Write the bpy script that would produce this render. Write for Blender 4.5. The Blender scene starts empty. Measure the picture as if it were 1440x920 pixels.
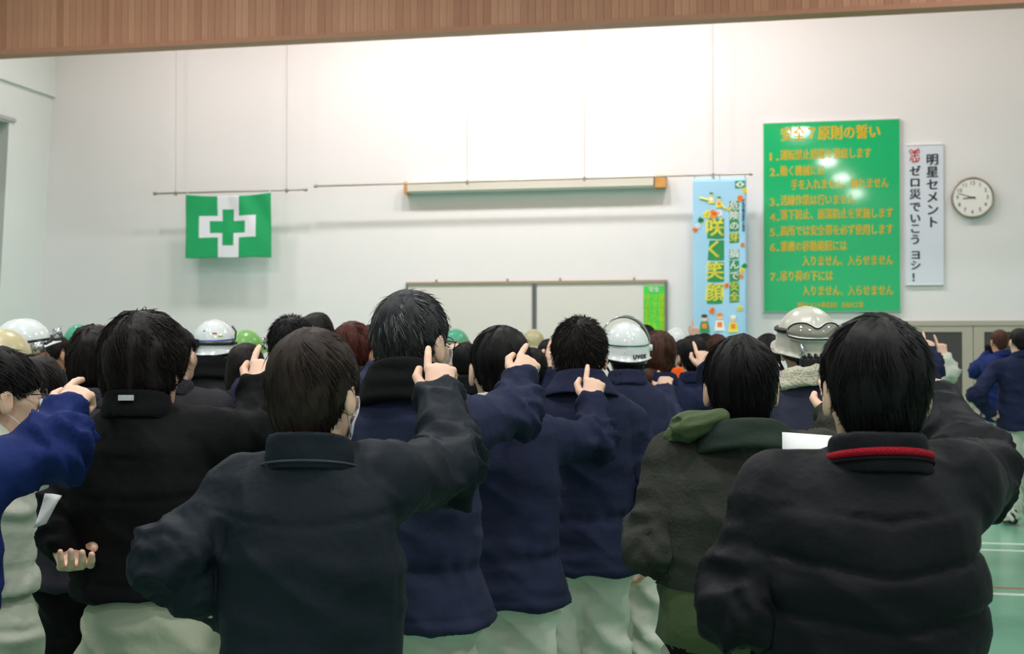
import bpy, math, random
import numpy as np
from mathutils import Vector, Matrix

# ------------------------------------------------------------------ camera
F = 1800.0; CX, CY = 720.0, 460.0; CAM_H = 1.60
PITCH = math.atan2(25.0, F)
scene = bpy.context.scene
C = scene.collection
cd = bpy.data.cameras.new('camera'); cam = bpy.data.objects.new('camera', cd); C.objects.link(cam)
cd.sensor_width = 36.0; cd.lens = 36.0 * F / 1440.0
cam.location = (0, 0, CAM_H); cam.rotation_euler = (math.pi / 2 + PITCH, 0, 0)
cd.dof.use_dof = True; cd.dof.focus_distance = 3.1; cd.dof.aperture_fstop = 7.1
cd.clip_start = 0.05
scene.camera = cam

# ------------------------------------------------------------------ world, exposure
world = bpy.data.worlds.new('world'); scene.world = world; world.use_nodes = True
bg = world.node_tree.nodes['Background']
bg.inputs[0].default_value = (0.93, 0.94, 1.0, 1); bg.inputs[1].default_value = 0.62
scene.view_settings.view_transform = 'Standard'; scene.view_settings.look = 'None'
scene.view_settings.gamma = 1; scene.view_settings.exposure = 0.10
scene.view_settings.use_curve_mapping = False
scene.cycles.max_bounces = 6; scene.cycles.diffuse_bounces = 4; scene.cycles.glossy_bounces = 3
scene.cycles.caustics_reflective = False; scene.cycles.caustics_refractive = False

# wall frame: u runs right along the front wall, n comes off it towards the camera
TH = math.atan2(1800.0, 8800.0)
U = np.array([math.cos(TH), -math.sin(TH), 0.0]); N = np.array([-math.sin(TH), -math.cos(TH), 0.0])
W0 = np.array([0.0, 17.0, 0.0])
DEEP = 32.0; UL = -6.92; UR = 11.5; CEIL = 7.2
def world_pt(u, off, z): return W0 + U * u + N * off + np.array([0, 0, z])
CAMP = np.array([0, 0, CAM_H])
def ray(px, py):
    rx = (px - CX) / F; ry = (CY - py) / F
    cp, sp = math.cos(PITCH), math.sin(PITCH)
    return np.array([rx, cp - ry * sp, sp + ry * cp])
def at(px, py, d):
    r = ray(px, py); return CAMP + r * (d / r[1])
def wall_uz(px, py, off=0.0):
    r = ray(px, py); t = np.dot(W0 + N * off - CAMP, N) / np.dot(r, N)
    p = CAMP + r * t
    return float(np.dot(p - W0, U)), float(p[2])

# big lamps over the strip between the planked fascia and the wall, and over the hall
LAMP_SPOTS = []
def area_lamp(name, loc, size, power, size_y=None, shape='DISK', rot=(0, 0, 0), col=(1, .968, .975)):
    l = bpy.data.lights.new(name, 'AREA'); l.shape = shape; l.size = size
    if size_y: l.size_y = size_y
    l.energy = power; l.color = col
    o = bpy.data.objects.new(name, l); C.objects.link(o); o.location = loc; o.rotation_euler = rot
    return o
for k, (u, pw) in enumerate([(-4.6, 40), (-2.2, 58), (-0.4, 68), (1.2, 70), (2.9, 60), (5.2, 26), (7.8, 22)]):
    LAMP_SPOTS.append((tuple(world_pt(u, 2.25, CEIL - 0.42)), 0.46, pw * 1.15))
# hall lamps: where the glossy green board mirrors them
def mirrored_lamp(px, py, zl):
    r = ray(px, py); u, z = wall_uz(px, py, 0.06); p = world_pt(u, 0.06, z)
    v = r - 2 * np.dot(r, N) * N; t = (zl - z) / v[2]; return p + v * t
for (px, py) in [(1124, 184), (1164, 226), (1184, 249), (1204, 271)]:
    q = mirrored_lamp(px, py, CEIL - 0.42)
    if np.dot(q - W0, N) < DEEP - 1: LAMP_SPOTS.append((tuple(q), 0.46, 95))
for (x, y) in [(-4.5, 10.5), (-4.5, 5.0), (-1.0, 8.5), (-1.0, 3.6), (-4.5, -1), (4.8, 9.6), (5.2, 4.6), (5.2, 0.0)]:
    LAMP_SPOTS.append(((x, y, CEIL - 0.42), 0.46, 95))
print('lamps', [tuple(round(c, 2) for c in l[0]) for l in LAMP_SPOTS])

# ------------------------------------------------------------------ helpers: objects
def lin(c):
    return tuple(((v / 255.0) / 12.92 if v / 255.0 <= 0.04045 else ((v / 255.0 + 0.055) / 1.055) ** 2.4) for v in c)
def link(name, me, mats=None, parent=None, loc=None, rz=None):
    o = bpy.data.objects.new(name, me); C.objects.link(o)
    if mats is not None and me is not None and not me.materials:
        for m in (mats if isinstance(mats, (list, tuple)) else [mats]): me.materials.append(m)
    if parent: o.parent = parent
    if loc is not None: o.location = tuple(float(v) for v in loc)
    if rz is not None: o.rotation_euler = (0, 0, rz)
    return o
def tag(o, label=None, cat=None, group=None, kind=None):
    if label: o['label'] = label
    if cat: o['category'] = cat
    if group: o['group'] = group
    if kind: o['kind'] = kind
    return o
def empty(name, loc, label=None, cat=None, group=None, rz=0):
    o = bpy.data.objects.new(name, None); C.objects.link(o); o.empty_display_size = 0.1
    o.location = tuple(float(v) for v in loc); o.rotation_euler = (0, 0, rz)
    return tag(o, label, cat, group)
def mesh_np(name, V, Fq, smooth=True, mi=None):
    """V (n,3); Fq (m,4) or (m,3)"""
    me = bpy.data.meshes.new(name); V = np.asarray(V, np.float32); Fq = np.asarray(Fq, np.int32)
    m, k = Fq.shape
    me.vertices.add(len(V)); me.vertices.foreach_set('co', V.ravel())
    me.loops.add(m * k); me.loops.foreach_set('vertex_index', Fq.ravel())
    me.polygons.add(m); me.polygons.foreach_set('loop_start', np.arange(0, m * k, k, dtype=np.int32))
    me.polygons.foreach_set('use_smooth', np.full(m, smooth))
    if mi is not None: me.polygons.foreach_set('material_index', np.asarray(mi, np.int32))
    me.update(calc_edges=True); return me
class MB:
    """collects simple solids into one mesh"""
    def __init__(s): s.v = []; s.f = []
    def add(s, vs, fs):
        b = len(s.v); s.v += [tuple(map(float, v)) for v in vs]; s.f += [tuple(i + b for i in f) for f in fs]; return s
    def box(s, a, b):
        x0, y0, z0 = a; x1, y1, z1 = b
        return s.add([(x0, y0, z0), (x1, y0, z0), (x1, y1, z0), (x0, y1, z0), (x0, y0, z1), (x1, y0, z1), (x1, y1, z1), (x0, y1, z1)],
                     [(0, 3, 2, 1), (4, 5, 6, 7), (0, 1, 5, 4), (1, 2, 6, 5), (2, 3, 7, 6), (3, 0, 4, 7)])
    def tube(s, pts, r, n=8, closed=False):
        pts = [np.array(p, float) for p in pts]; m = len(pts); rs = r if isinstance(r, (list, tuple)) else [r] * m
        vs = []; prev = None
        for i, p in enumerate(pts):
            if closed: t = pts[(i + 1) % m] - pts[i - 1]
            else: t = pts[min(i + 1, m - 1)] - pts[max(i - 1, 0)]
            t = t / (np.linalg.norm(t) + 1e-9)
            a = prev if prev is not None else (np.array([0, 0, 1.0]) if abs(t[2]) < .9 else np.array([1.0, 0, 0]))
            x = a - t * np.dot(a, t); x /= np.linalg.norm(x) + 1e-9; prev = x; y = np.cross(t, x)
            for k in range(n):
                an = 2 * math.pi * k / n; vs.append(p + rs[i] * (math.cos(an) * x + math.sin(an) * y))
        fs = []
        for i in range(m if closed else m - 1):
            j = (i + 1) % m
            for k in range(n): fs.append((i * n + k, i * n + (k + 1) % n, j * n + (k + 1) % n, j * n + k))
        if not closed: fs += [tuple(range(n))[::-1], tuple((m - 1) * n + k for k in range(n))]
        return s.add(vs, fs)
    def disk(s, c, r, h, n=32, axis='y', rx=None):
        c = np.array(c, float); rx = rx or r; vs = []
        for sgn in (0, 1):
            for k in range(n):
                a = 2 * math.pi * k / n
                if axis == 'y': vs.append(c + np.array([rx * math.cos(a), sgn * h, r * math.sin(a)]))
                else: vs.append(c + np.array([rx * math.cos(a), r * math.sin(a), sgn * h]))
        fs = [tuple(range(n)), tuple(range(2 * n - 1, n - 1, -1))] + [(k, n + k, n + (k + 1) % n, (k + 1) % n) for k in range(n)]
        return s.add(vs, fs)
    def prism(s, poly, y0, y1):
        """polygon in x,z extruded along y"""
        n = len(poly); vs = [(x, y0, z) for x, z in poly] + [(x, y1, z) for x, z in poly]
        return s.add(vs, [tuple(range(n)), tuple(range(2 * n - 1, n - 1, -1))] + [(k, n + k, n + (k + 1) % n, (k + 1) % n) for k in range(n)])
    def mesh(s, name, smooth=False):
        me = bpy.data.meshes.new(name); me.from_pydata(s.v, [], s.f)
        if smooth: me.polygons.foreach_set('use_smooth', [True] * len(me.polygons))
        me.update(); return me
    def build(s, name, mat, parent=None, loc=None, rz=None, smooth=False, bevel=0):
        o = link(name, s.mesh(name, smooth), mat, parent, loc, rz)
        if bevel:
            b = o.modifiers.new('bevel', 'BEVEL'); b.width = bevel; b.segments = 2; b.limit_method = 'ANGLE'
        return o

# ------------------------------------------------------------------ materials
def mat(name, col, rough=0.6, spec=0.5, metal=0.0, noise=0.0, nscale=20.0, bump=0.0, bscale=60.0, coat=0.0, trans=0.0, sheen=0.0, stretch=(1, 1, 1), alpha=1.0, raw=False, emit=0.0, sss=0.0):
    m = bpy.data.materials.new(name); m.use_nodes = True; nt = m.node_tree; b = nt.nodes['Principled BSDF']
    c = (col if raw else lin(col)) + (1,)
    b.inputs['Base Color'].default_value = c; b.inputs['Roughness'].default_value = rough
    b.inputs['Specular IOR Level'].default_value = spec; b.inputs['Metallic'].default_value = metal
    b.inputs['Coat Weight'].default_value = coat; b.inputs['Coat Roughness'].default_value = 0.08
    b.inputs['Transmission Weight'].default_value = trans; b.inputs['Alpha'].default_value = alpha
    b.inputs['Sheen Weight'].default_value = sheen
    if sss: b.inputs['Subsurface Weight'].default_value = sss; b.inputs['Subsurface Radius'].default_value = (.02, .008, .004); b.inputs['Subsurface Scale'].default_value = .5
    if emit: b.inputs['Emission Color'].default_value = c; b.inputs['Emission Strength'].default_value = emit
    if noise or bump:
        tc = nt.nodes.new('ShaderNodeTexCoord'); mp = nt.nodes.new('ShaderNodeMapping'); mp.inputs['Scale'].default_value = stretch
        nt.links.new(tc.outputs['Object'], mp.inputs[0])
    if noise:
        n = nt.nodes.new('ShaderNodeTexNoise'); n.inputs['Scale'].default_value = nscale; n.inputs['Detail'].default_value = 5
        nt.links.new(mp.outputs[0], n.inputs[0])
        mr = nt.nodes.new('ShaderNodeMapRange'); mr.inputs[1].default_value = .3; mr.inputs[2].default_value = .7
        mr.inputs[3].default_value = 1 - noise; mr.inputs[4].default_value = 1 + noise; nt.links.new(n.outputs[0], mr.inputs[0])
        mx = nt.nodes.new('ShaderNodeMix'); mx.data_type = 'RGBA'; mx.blend_type = 'MULTIPLY'; mx.inputs[0].default_value = 1
        mx.inputs[6].default_value = c; nt.links.new(mr.outputs[0], mx.inputs[7]); nt.links.new(mx.outputs[2], b.inputs['Base Color'])
    if bump:
        n2 = nt.nodes.new('ShaderNodeTexNoise'); n2.inputs['Scale'].default_value = bscale; n2.inputs['Detail'].default_value = 4
        nt.links.new(mp.outputs[0], n2.inputs[0]); bp = nt.nodes.new('ShaderNodeBump'); bp.inputs['Strength'].default_value = bump
        bp.inputs['Distance'].default_value = 0.01; nt.links.new(n2.outputs[0], bp.inputs['Height']); nt.links.new(bp.outputs[0], b.inputs['Normal'])
    return m
def cloth(name, col, rough=.85, bump=.25, noise=.12, sheen=.0, bscale=45, spec=.10, crease=.8):
    m = mat(name, col, rough=rough, spec=spec, noise=noise, nscale=9, bump=bump, bscale=bscale, sheen=sheen)
    nt = m.node_tree; bp = next(n for n in nt.nodes if n.type == 'BUMP'); mp = next(n for n in nt.nodes if n.type == 'MAPPING')
    wv = nt.nodes.new('ShaderNodeTexNoise'); wv.noise_type = 'RIDGED_MULTIFRACTAL'; wv.inputs['Scale'].default_value = 5.5; wv.inputs['Detail'].default_value = 2.5; wv.inputs['Roughness'].default_value = .35; wv.inputs['Distortion'].default_value = .6
    m2 = nt.nodes.new('ShaderNodeMapping'); m2.inputs['Rotation'].default_value = (.3, .5, .4); m2.inputs['Scale'].default_value = (.8, .8, 1.7)
    nt.links.new(mp.inputs[0].links[0].from_socket, m2.inputs[0]); nt.links.new(m2.outputs[0], wv.inputs[0])
    b2 = nt.nodes.new('ShaderNodeBump'); b2.inputs['Strength'].default_value = crease; b2.inputs['Distance'].default_value = .022
    nt.links.new(wv.outputs[0], b2.inputs['Height']); nt.links.new(b2.outputs[0], bp.inputs['Normal'])
    return m
M = {}
M['wall'] = mat('painted_wall', (229, 228, 229), .7, .3, noise=.015, nscale=.7, bump=.05, bscale=90)
M['wall2'] = mat('painted_side_wall', (214, 220, 218), .7, .3, noise=.02, nscale=.7)
M['ceil'] = mat('ceiling_board', (215, 215, 210), .8)
M['line'] = mat('court_line_paint', (225, 232, 226), .3)
M['redline'] = mat('orange_line_paint', (190, 95, 60), .3)
M['rail'] = mat('rail_metal', (150, 148, 138), .4, metal=.5)
M['cord'] = mat('cord_grey', (178, 178, 172), .8)
M['white'] = mat('white_plastic', (232, 232, 228), .45)
M['frame'] = mat('aluminium_frame', (120, 122, 126), .4, metal=.4)
M['frame_gold'] = mat('bronze_frame', (165, 150, 128), .4, metal=.3)
M['board'] = mat('whiteboard_enamel', (216, 213, 207), .35, .4)
M['bracket'] = mat('orange_wood_bracket', (205, 150, 80), .55, noise=.1, nscale=14)
M['screen'] = mat('screen_housing', (212, 210, 198), .45)
M['signgreen'] = mat('sign_green', (34, 180, 112), .06, .5)
M['signtext'] = mat('sign_orange_letters', (236, 192, 34), .35)
M['signframe'] = mat('sign_frame', (205, 212, 208), .35)
M['flaggreen'] = mat('flag_green', (20, 160, 96), .75, noise=.04)
M['flagwhite'] = mat('flag_white', (228, 230, 238), .75)
M['bannerblue'] = mat('banner_blue', (160, 208, 238), .6)
M['darkgreen'] = mat('print_green', (34, 142, 78), .6)
M['yellow'] = mat('print_yellow', (236, 228, 84), .6)
M['orange'] = mat('print_orange', (248, 138, 44), .6)
M['printwhite'] = mat('print_white', (240, 243, 243), .6)
M['printskin'] = mat('print_skin', (240, 205, 175), .6)
M['ink'] = mat('print_ink', (44, 58, 72), .6)
M['red'] = mat('print_red', (196, 50, 44), .6)
M['limeposter'] = mat('poster_lime', (70, 205, 70), .6, noise=.12, nscale=5)
M['postertext'] = mat('poster_yellow', (200, 232, 30), .6)
M['plateboard'] = mat('white_sign_board', (216, 222, 234), .45)
M['clockface'] = mat('clock_face', (236, 234, 230), .5)
M['clockrim'] = mat('clock_rim', (158, 150, 134), .3, metal=.7)
M['digit'] = mat('clock_digits', (150, 150, 150), .6)
M['hand'] = mat('clock_hands', (70, 70, 68), .5)
M['beige'] = mat('door_beige', (176, 170, 156), .6)
M['darkglass'] = mat('dark_glass', (62, 62, 58), .12, .5)
M['handle'] = mat('door_metal', (170, 170, 165), .3, metal=.8)
M['lampbody'] = mat('lamp_housing', (210, 210, 205), .4, metal=.3)
M['lamplens'] = mat('lamp_lens', (255, 250, 238), .4, emit=14)
M['glass'] = mat('window_glass', (235, 242, 245), .05, .5, trans=1.0)
M['winframe'] = mat('window_frame', (180, 182, 182), .4, metal=.4)
# skins, hair
M['skin'] = mat('skin', (236, 194, 170), .5, .35, noise=.05, nscale=30, sss=.12)
M['skin2'] = mat('skin_tan', (205, 150, 122), .5, .35, noise=.06, nscale=30, sss=.12)
M['eye'] = mat('eye_white', (232, 228, 222), .2); M['iris'] = mat('eye_iris', (30, 20, 16), .2); M['lip'] = mat('lips', (190, 115, 105), .45)
def hairmat(name, col, rough=.55, noise=.35):
    m = mat(name, col, rough, .16, noise=noise, nscale=90, stretch=(1, 1, .25))
    m.node_tree.nodes['Principled BSDF'].inputs['Anisotropic'].default_value = .5
    return m
M['black'] = hairmat('hair_black', (22, 20, 21)); M['softblack'] = hairmat('hair_soft_black', (34, 28, 27))
M['brown'] = hairmat('hair_dark_brown', (46, 36, 32)); M['auburn'] = hairmat('hair_auburn', (74, 34, 28)); M['midbrown'] = hairmat('hair_brown', (72, 46, 36))
M['greyblack'] = hairmat('hair_greying', (50, 50, 53), noise=.5)
M['greystrand'] = hairmat('hair_grey_strand', (120, 118, 118))
# cloth
M['jblack'] = cloth('black_quilted_cloth', (18, 19, 24), .6, spec=.14)
M['jblack2'] = cloth('black_cloth', (19, 19, 21), .75)
M['jcharnavy'] = cloth('charcoal_navy_cloth', (26, 32, 40), .6, spec=.14)
M['navy'] = cloth('navy_cloth', (44, 48, 72), .75); M['navy2'] = cloth('dark_navy_cloth', (37, 41, 64), .78); M['navy3'] = cloth('deep_navy_cloth', (33, 39, 66), .8)
M['blue'] = cloth('blue_cloth', (28, 42, 96), .7); M['greynavy'] = cloth('grey_navy_cloth', (58, 60, 78), .8)
M['charcoal'] = cloth('charcoal_cloth', (58, 59, 54), .9, bump=.3, bscale=110, noise=.2); M['olive'] = cloth('olive_cloth', (78, 92, 62), .6, sheen=.05)
M['darkolive'] = cloth('dark_olive_cloth', (48, 58, 52), .8); M['rib'] = cloth('black_rib_knit', (24, 24, 27), .9)
M['sage'] = cloth('sage_work_cloth', (198, 202, 186), .8, noise=.06); M['sage2'] = cloth('pale_grey_green_cloth', (208, 210, 197), .7, noise=.06); M['khaki'] = cloth('khaki_green_cloth', (180, 184, 162), .8, noise=.06)
M['fur'] = cloth('cream_fleece', (208, 200, 178), .95, bump=1.0, bscale=120, noise=.3, sheen=.4)
M['dgrey'] = cloth('dark_grey_cloth', (52, 51, 56), .8, noise=.2); M['purplegrey'] = cloth('purple_grey_cloth', (60, 56, 66), .8)
M['dkgreen'] = cloth('dark_green_cloth', (34, 48, 48), .8); M['lblue'] = cloth('light_blue_cloth', (160, 185, 220), .8)
M['orangecloth'] = cloth('orange_cloth', (250, 100, 30), .7); M['shirtwhite'] = cloth('white_cloth', (225, 225, 220), .8)
M['redzip'] = cloth('red_zip_tape', (170, 26, 44), .6, bump=.8, bscale=300); M['piping'] = cloth('pale_piping', (66, 72, 80), .7)
M['tag'] = cloth('grey_woven_tag', (196, 200, 204), .6); M['mask'] = cloth('mask_fabric', (226, 230, 236), .8, noise=.02)
M['shoe'] = mat('black_shoe', (20, 20, 22), .4); M['sole'] = mat('shoe_sole', (200, 200, 196), .6)
M['glove'] = cloth('black_glove', (22, 22, 24), .8)
M['hwhite'] = mat('helmet_white', (236, 240, 240), .18, .5, coat=.3); M['hdirty'] = mat('helmet_grimy_white', (206, 202, 188), .3, .5, noise=.14, nscale=14)
M['hcream'] = mat('helmet_cream', (204, 190, 148), .3); M['hgreen'] = mat('helmet_green', (126, 180, 96), .3); M['hteal'] = mat('helmet_teal', (90, 176, 142), .3)
M['stripe'] = mat('stripe_green', (30, 120, 84), .3); M['bluestripe'] = mat('stripe_blue', (52, 92, 186), .3)
M['blackplastic'] = mat('black_plastic', (24, 24, 26), .45); M['chrome'] = mat('bright_trim', (190, 192, 196), .2, metal=.8)
M['visor'] = mat('clear_visor', (225, 225, 228), .08, .5, trans=.75); M['lens'] = mat('goggle_lens', (150, 146, 134), .06, .6, coat=.5)
M['paper'] = mat('paper', (238, 238, 238), .7); M['glasses'] = mat('glasses_frame', (30, 30, 32), .3)

def wood_mat(name, col):
    m = mat(name, col, .55, .3, noise=.08, nscale=6, stretch=(14, 14, .7)); return m
M['wood'] = [wood_mat('reddish_wood_%s' % w, c) for w, c in (('a', (200, 140, 114)), ('b', (204, 144, 117)), ('c', (194, 134, 109)), ('d', (208, 149, 122)), ('e', (188, 128, 103)))]
def floor_mat():
    m = mat('green_gym_floor', (112, 166, 140), .2, .5, noise=.07, nscale=1.5)
    return m
M['floor'] = floor_mat()

# ------------------------------------------------------------------ text as meshes
def text_mesh(s, size=1.0, bold=0.0, align='CENTER', sx=1.0, sy=1.0, depth=.0, spacing=1.0):
    cu = bpy.data.curves.new('t', 'FONT'); cu.body = s; cu.size = size; cu.align_x = align; cu.align_y = 'CENTER'
    cu.extrude = depth; cu.resolution_u = 2; cu.space_character = spacing
    o = bpy.data.objects.new('t', cu); C.objects.link(o)
    dg = bpy.context.evaluated_depsgraph_get(); me = bpy.data.meshes.new_from_object(o.evaluated_get(dg))
    bpy.data.objects.remove(o); bpy.data.curves.remove(cu)
    if bold:   # heavier strokes: the glyph doubled a hair to each side
        import bmesh
        b = bmesh.new(); b.from_mesh(me); g = b.verts[:] + b.edges[:] + b.faces[:]
        for dx, dy in ((bold, 0), (0, bold * .8)):
            r = bmesh.ops.duplicate(b, geom=g); vs = [v for v in r['geom'] if isinstance(v, bmesh.types.BMVert)]
            bmesh.ops.translate(b, verts=vs, vec=(dx, dy, 0.0002))
        bmesh.ops.translate(b, verts=[v for v in g if isinstance(v, bmesh.types.BMVert)], vec=(-bold, 0, 0)); b.to_mesh(me); b.free()
    n = len(me.vertices); co = np.zeros(n * 3, np.float32); me.vertices.foreach_get('co', co); co = co.reshape(-1, 3)
    co[:, 0] *= sx; co[:, 1] *= sy
    me.vertices.foreach_set('co', co.ravel()); return me, co
def flat_text(name, s, size, m, parent, x, z, y, bold=0.0, align='CENTER', sx=1.0, sy=1.0, depth=.002, fit=None):
    """text standing in the x,z plane facing -y; fit=(width) squeezes it to that width"""
    me, co = text_mesh(s, size, bold, align, sx, sy, depth)
    if fit and len(co):
        w = co[:, 0].max() - co[:, 0].min()
        if w > 0: co[:, 0] = (co[:, 0] - co[:, 0].min()) * fit / w + (0 if align == 'LEFT' else -fit / 2)
    V = np.stack([co[:, 0] + x, y - co[:, 2], co[:, 1] + z], 1).astype(np.float32)
    me.vertices.foreach_set('co', V.ravel()); me.materials.clear(); me.update(); me.name = name
    return link(name, me, m, parent)
# ------------------------------------------------------------------ the hall
ROT = -TH
def wall_box(name, u0, u1, o0, o1, z0, z1, m):
    return tag(MB().box((u0, -o1, z0), (u1, -o0, z1)).build(name, m, None, W0, ROT), kind='structure')
wall_box('wall_front', UL - .2, UR + .2, -.2, 0, 0, CEIL, M['wall'])
# left wall leans a touch outwards at its foot, as its corner does in the photograph
lw = MB(); cu0, _ = wall_uz(56.5, 460); cu1, _ = wall_uz(77, 80); k = (cu1 - cu0) / (380 / 98.0)
def lx(z): return cu0 + k * (z - 1.85)
WZ0, WZ1, WO0, WO1 = 2.35, 4.62, 1.02, 3.6      # window opening in the left wall
def lwq(o0, o1, z0, z1):
    lw.add([(lx(z0) - .25, -o0, z0), (lx(z0), -o0, z0), (lx(z0), -o1, z0), (lx(z0) - .25, -o1, z0),
            (lx(z1) - .25, -o0, z1), (lx(z1), -o0, z1), (lx(z1), -o1, z1), (lx(z1) - .25, -o1, z1)],
           [(0, 1, 2, 3), (4, 7, 6, 5), (0, 4, 5, 1), (1, 5, 6, 2), (2, 6, 7, 3), (3, 7, 4, 0)])
lwq(0, WO0, 0, CEIL); lwq(WO1, DEEP, 0, CEIL); lwq(WO0, WO1, 0, WZ0); lwq(WO0, WO1, WZ1, CEIL)
tag(lw.build('wall_left', M['wall2'], None, W0, ROT), kind='structure')
# dropped beam along the left wall
zb = wall_uz(75, 137)[1]
bm_ = MB().box((lx(5) - .1, -DEEP, zb), (lx(zb) + .05, 0, CEIL)); tag(bm_.build('trim_1', M['wall2'], None, W0, ROT), kind='structure')
w1 = MB(); xw = lx(3.4)
for (o0, o1, z0, z1) in [(WO0, WO0 + .07, WZ0, WZ1), (WO1 - .07, WO1, WZ0, WZ1), (WO0, WO1, WZ0, WZ0 + .07), (WO0, WO1, WZ1 - .07, WZ1), (2.28, 2.34, WZ0, WZ1)]:
    w1.box((xw - .18, -o1, z0), (xw - .1, -o0, z1))
w1o = tag(w1.build('window_1', M['winframe'], None, W0, ROT), kind='structure')
for (o0, o1) in ((WO0 + .07, 2.28), (2.34, WO1 - .07)):
    MB().box((xw - .145, -o1, WZ0 + .07), (xw - .139, -o0, WZ1 - .07)).build('pane', M['glass'], w1o)
MB().box((xw - .22, -WO1 - .06, WZ1 + .02), (xw + .10, -WO0 + .12, WZ1 + .07)).build('blind_rail', M['winframe'], w1o)
wall_box('wall_right', UR, UR + .2, 0, DEEP, 0, CEIL, M['wall2'])
wall_box('ceiling', UL - 1, UR + .2, -.2, DEEP, CEIL, CEIL + .2, M['ceil'])
fl = wall_box('floor', UL - 1, UR + .2, -.2, DEEP, -.2, 0, M['floor'])
# court lines parallel to the wall, and one crossing
def floor_pt(px, py):
    r = ray(px, py); p = CAMP + r * (-CAM_H / r[2]); return p
for (px, py, w, mm) in [(1410, 765, .05, 'line'), (1410, 774.5, .05, 'line'), (1410, 836, .05, 'line'), (803, 911, .05, 'line'), (122, 908, .05, 'redline'), (1410, 827, .03, 'redline')]:
    off = float(np.dot(floor_pt(px, py) - W0, N))
    MB().box((UL + .3, -off - w / 2, 0), (UR - .3, -off + w / 2, .003)).build('court_line', M[mm], fl)
bb = wall_box('baseboard_front', UL, UR, 0, .02, 0, .1, M['beige'])

# planked fascia hanging across the hall
EF = 3.5
zf = wall_uz(720, 41, EF)[1]
fa = tag(MB().box((UL + .02, -EF + .03, zf + .05), (UR - .02, -EF + .2, CEIL)).build('trim_2', M['wood'][4], None, W0, ROT), kind='structure')
MB().box((UL + .02, -EF - .025, zf), (UR - .02, -EF + .2, zf + .05)).build('bottom_rail', M['wood'][2], fa)
pm = []
for i, w in enumerate(M['wood']):
    me = MB().box((.0015, -.012, 0), (.0785, .035, 1.1)).mesh('plank'); me.materials.append(w); pm.append(me)
rnd = random.Random(5); u = UL + .05; npl = 0; UE = wall_uz(1500, 10, EF)[0]
while u < UE + .6 and npl < 290:
    o = link('plank', pm[int(rnd.random() * 4.6)], None, fa, (u, -EF - rnd.random() * .003, zf + .05)); u += .080; npl += 1
MB().box((u, -EF, zf + .05), (UR - .05, -EF + .03, CEIL)).build('panel', M['wood'][0], fa)

# lamps
for (p, r, pw) in LAMP_SPOTS:
    e = empty('high_bay_lamp', (p[0], p[1], p[2]), 'round white high-bay lamp hanging from the hall ceiling', 'lamp', 'high-bay lamps on the ceiling')
    prof = [(.06, .30), (.12, .26), (.17, .12), (.23, .0)]
    vs = []; fs = []; n = 20
    for (rr, zz) in prof:
        for kk in range(n): vs.append((rr * math.cos(kk * 2 * math.pi / n), rr * math.sin(kk * 2 * math.pi / n), zz))
    for i in range(len(prof) - 1):
        for kk in range(n): fs.append((i * n + kk, i * n + (kk + 1) % n, (i + 1) * n + (kk + 1) % n, (i + 1) * n + kk))
    fs.append(tuple(range(n)))
    MB().add(vs, fs).build('reflector', M['lampbody'], e, smooth=True)
    MB().tube([(0, 0, .28), (0, 0, .44)], .02).build('stem', M['lampbody'], e)
    MB().disk((0, 0, .012), .2, .012, axis='z').build('lens', M['lamplens'], e)
    a = area_lamp('bulb', (0, 0, -.02), r, pw); a.parent = e

# ------------------------------------------------------------------ things on the front wall
def wthing(name, px, py, off, label, cat, group=None):
    u, z = wall_uz(px, py, off); p = world_pt(u, off, z)
    return empty(name, p, label, cat, group, ROT), u, z
def rel(u0, z0, off, px, py, o2=None):
    u, z = wall_uz(px, py, off if o2 is None else o2); return u - u0, z - z0
# doors at the far right
u0, z1 = wall_uz(1283, 451.5); u1 = UR - .6
_, zp = wall_uz(1335, 467)
pitch_ = wall_uz(1368, 500)[0] - wall_uz(1283, 500)[0]
cu_ = wall_uz(1368, 500)[0]; pane_w = wall_uz(1353, 500)[0] - wall_uz(1310, 500)[0]; st = wall_uz(1368, 500)[0] - wall_uz(1353.5, 500)[0]
DW = .92
edges = [cu_ - DW, cu_, cu_ + DW, cu_ + 2 * DW, cu_ + 3 * DW]
fr = MB().box((edges[0] - .08, -.05, z1 - .06), (edges[-1] + .08, 0, z1)); fr.box((edges[0] - .08, -.05, 0), (edges[0], 0, z1)); fr.box((edges[-1], -.05, 0), (edges[-1] + .08, 0, z1))
dn = 1
tag(fr.build('trim_3', M['beige'], None, W0, ROT), kind='structure')
for i in range(4):
    a, b = edges[i] + .004, edges[i + 1] - .004
    d = MB(); d.box((a, -.04, .02), (b, -.002, .95)); d.box((a, -.04, zp), (b, -.002, z1 - .062)); d.box((a, -.04, .95), (a + .125, -.002, zp)); d.box((b - .125, -.04, .95), (b, -.002, zp))
    do = tag(d.build('door_%d' % (i + 1), M['beige'], None, W0, ROT), kind='structure')
    MB().box((a + .125, -.028, .95), (b - .125, -.012, zp)).build('pane', M['darkglass'], do)
    hx = b - .07 if i % 2 == 0 else a + .07
    MB().box((hx - .02, -.055, .86), (hx + .02, -.04, 1.0)).tube([(hx, -.05, .93), (hx, -.09, .93), (hx + (-.09 if i % 2 == 0 else .09), -.09, .93)], .009).build('door_handle', M['handle'], do)

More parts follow.
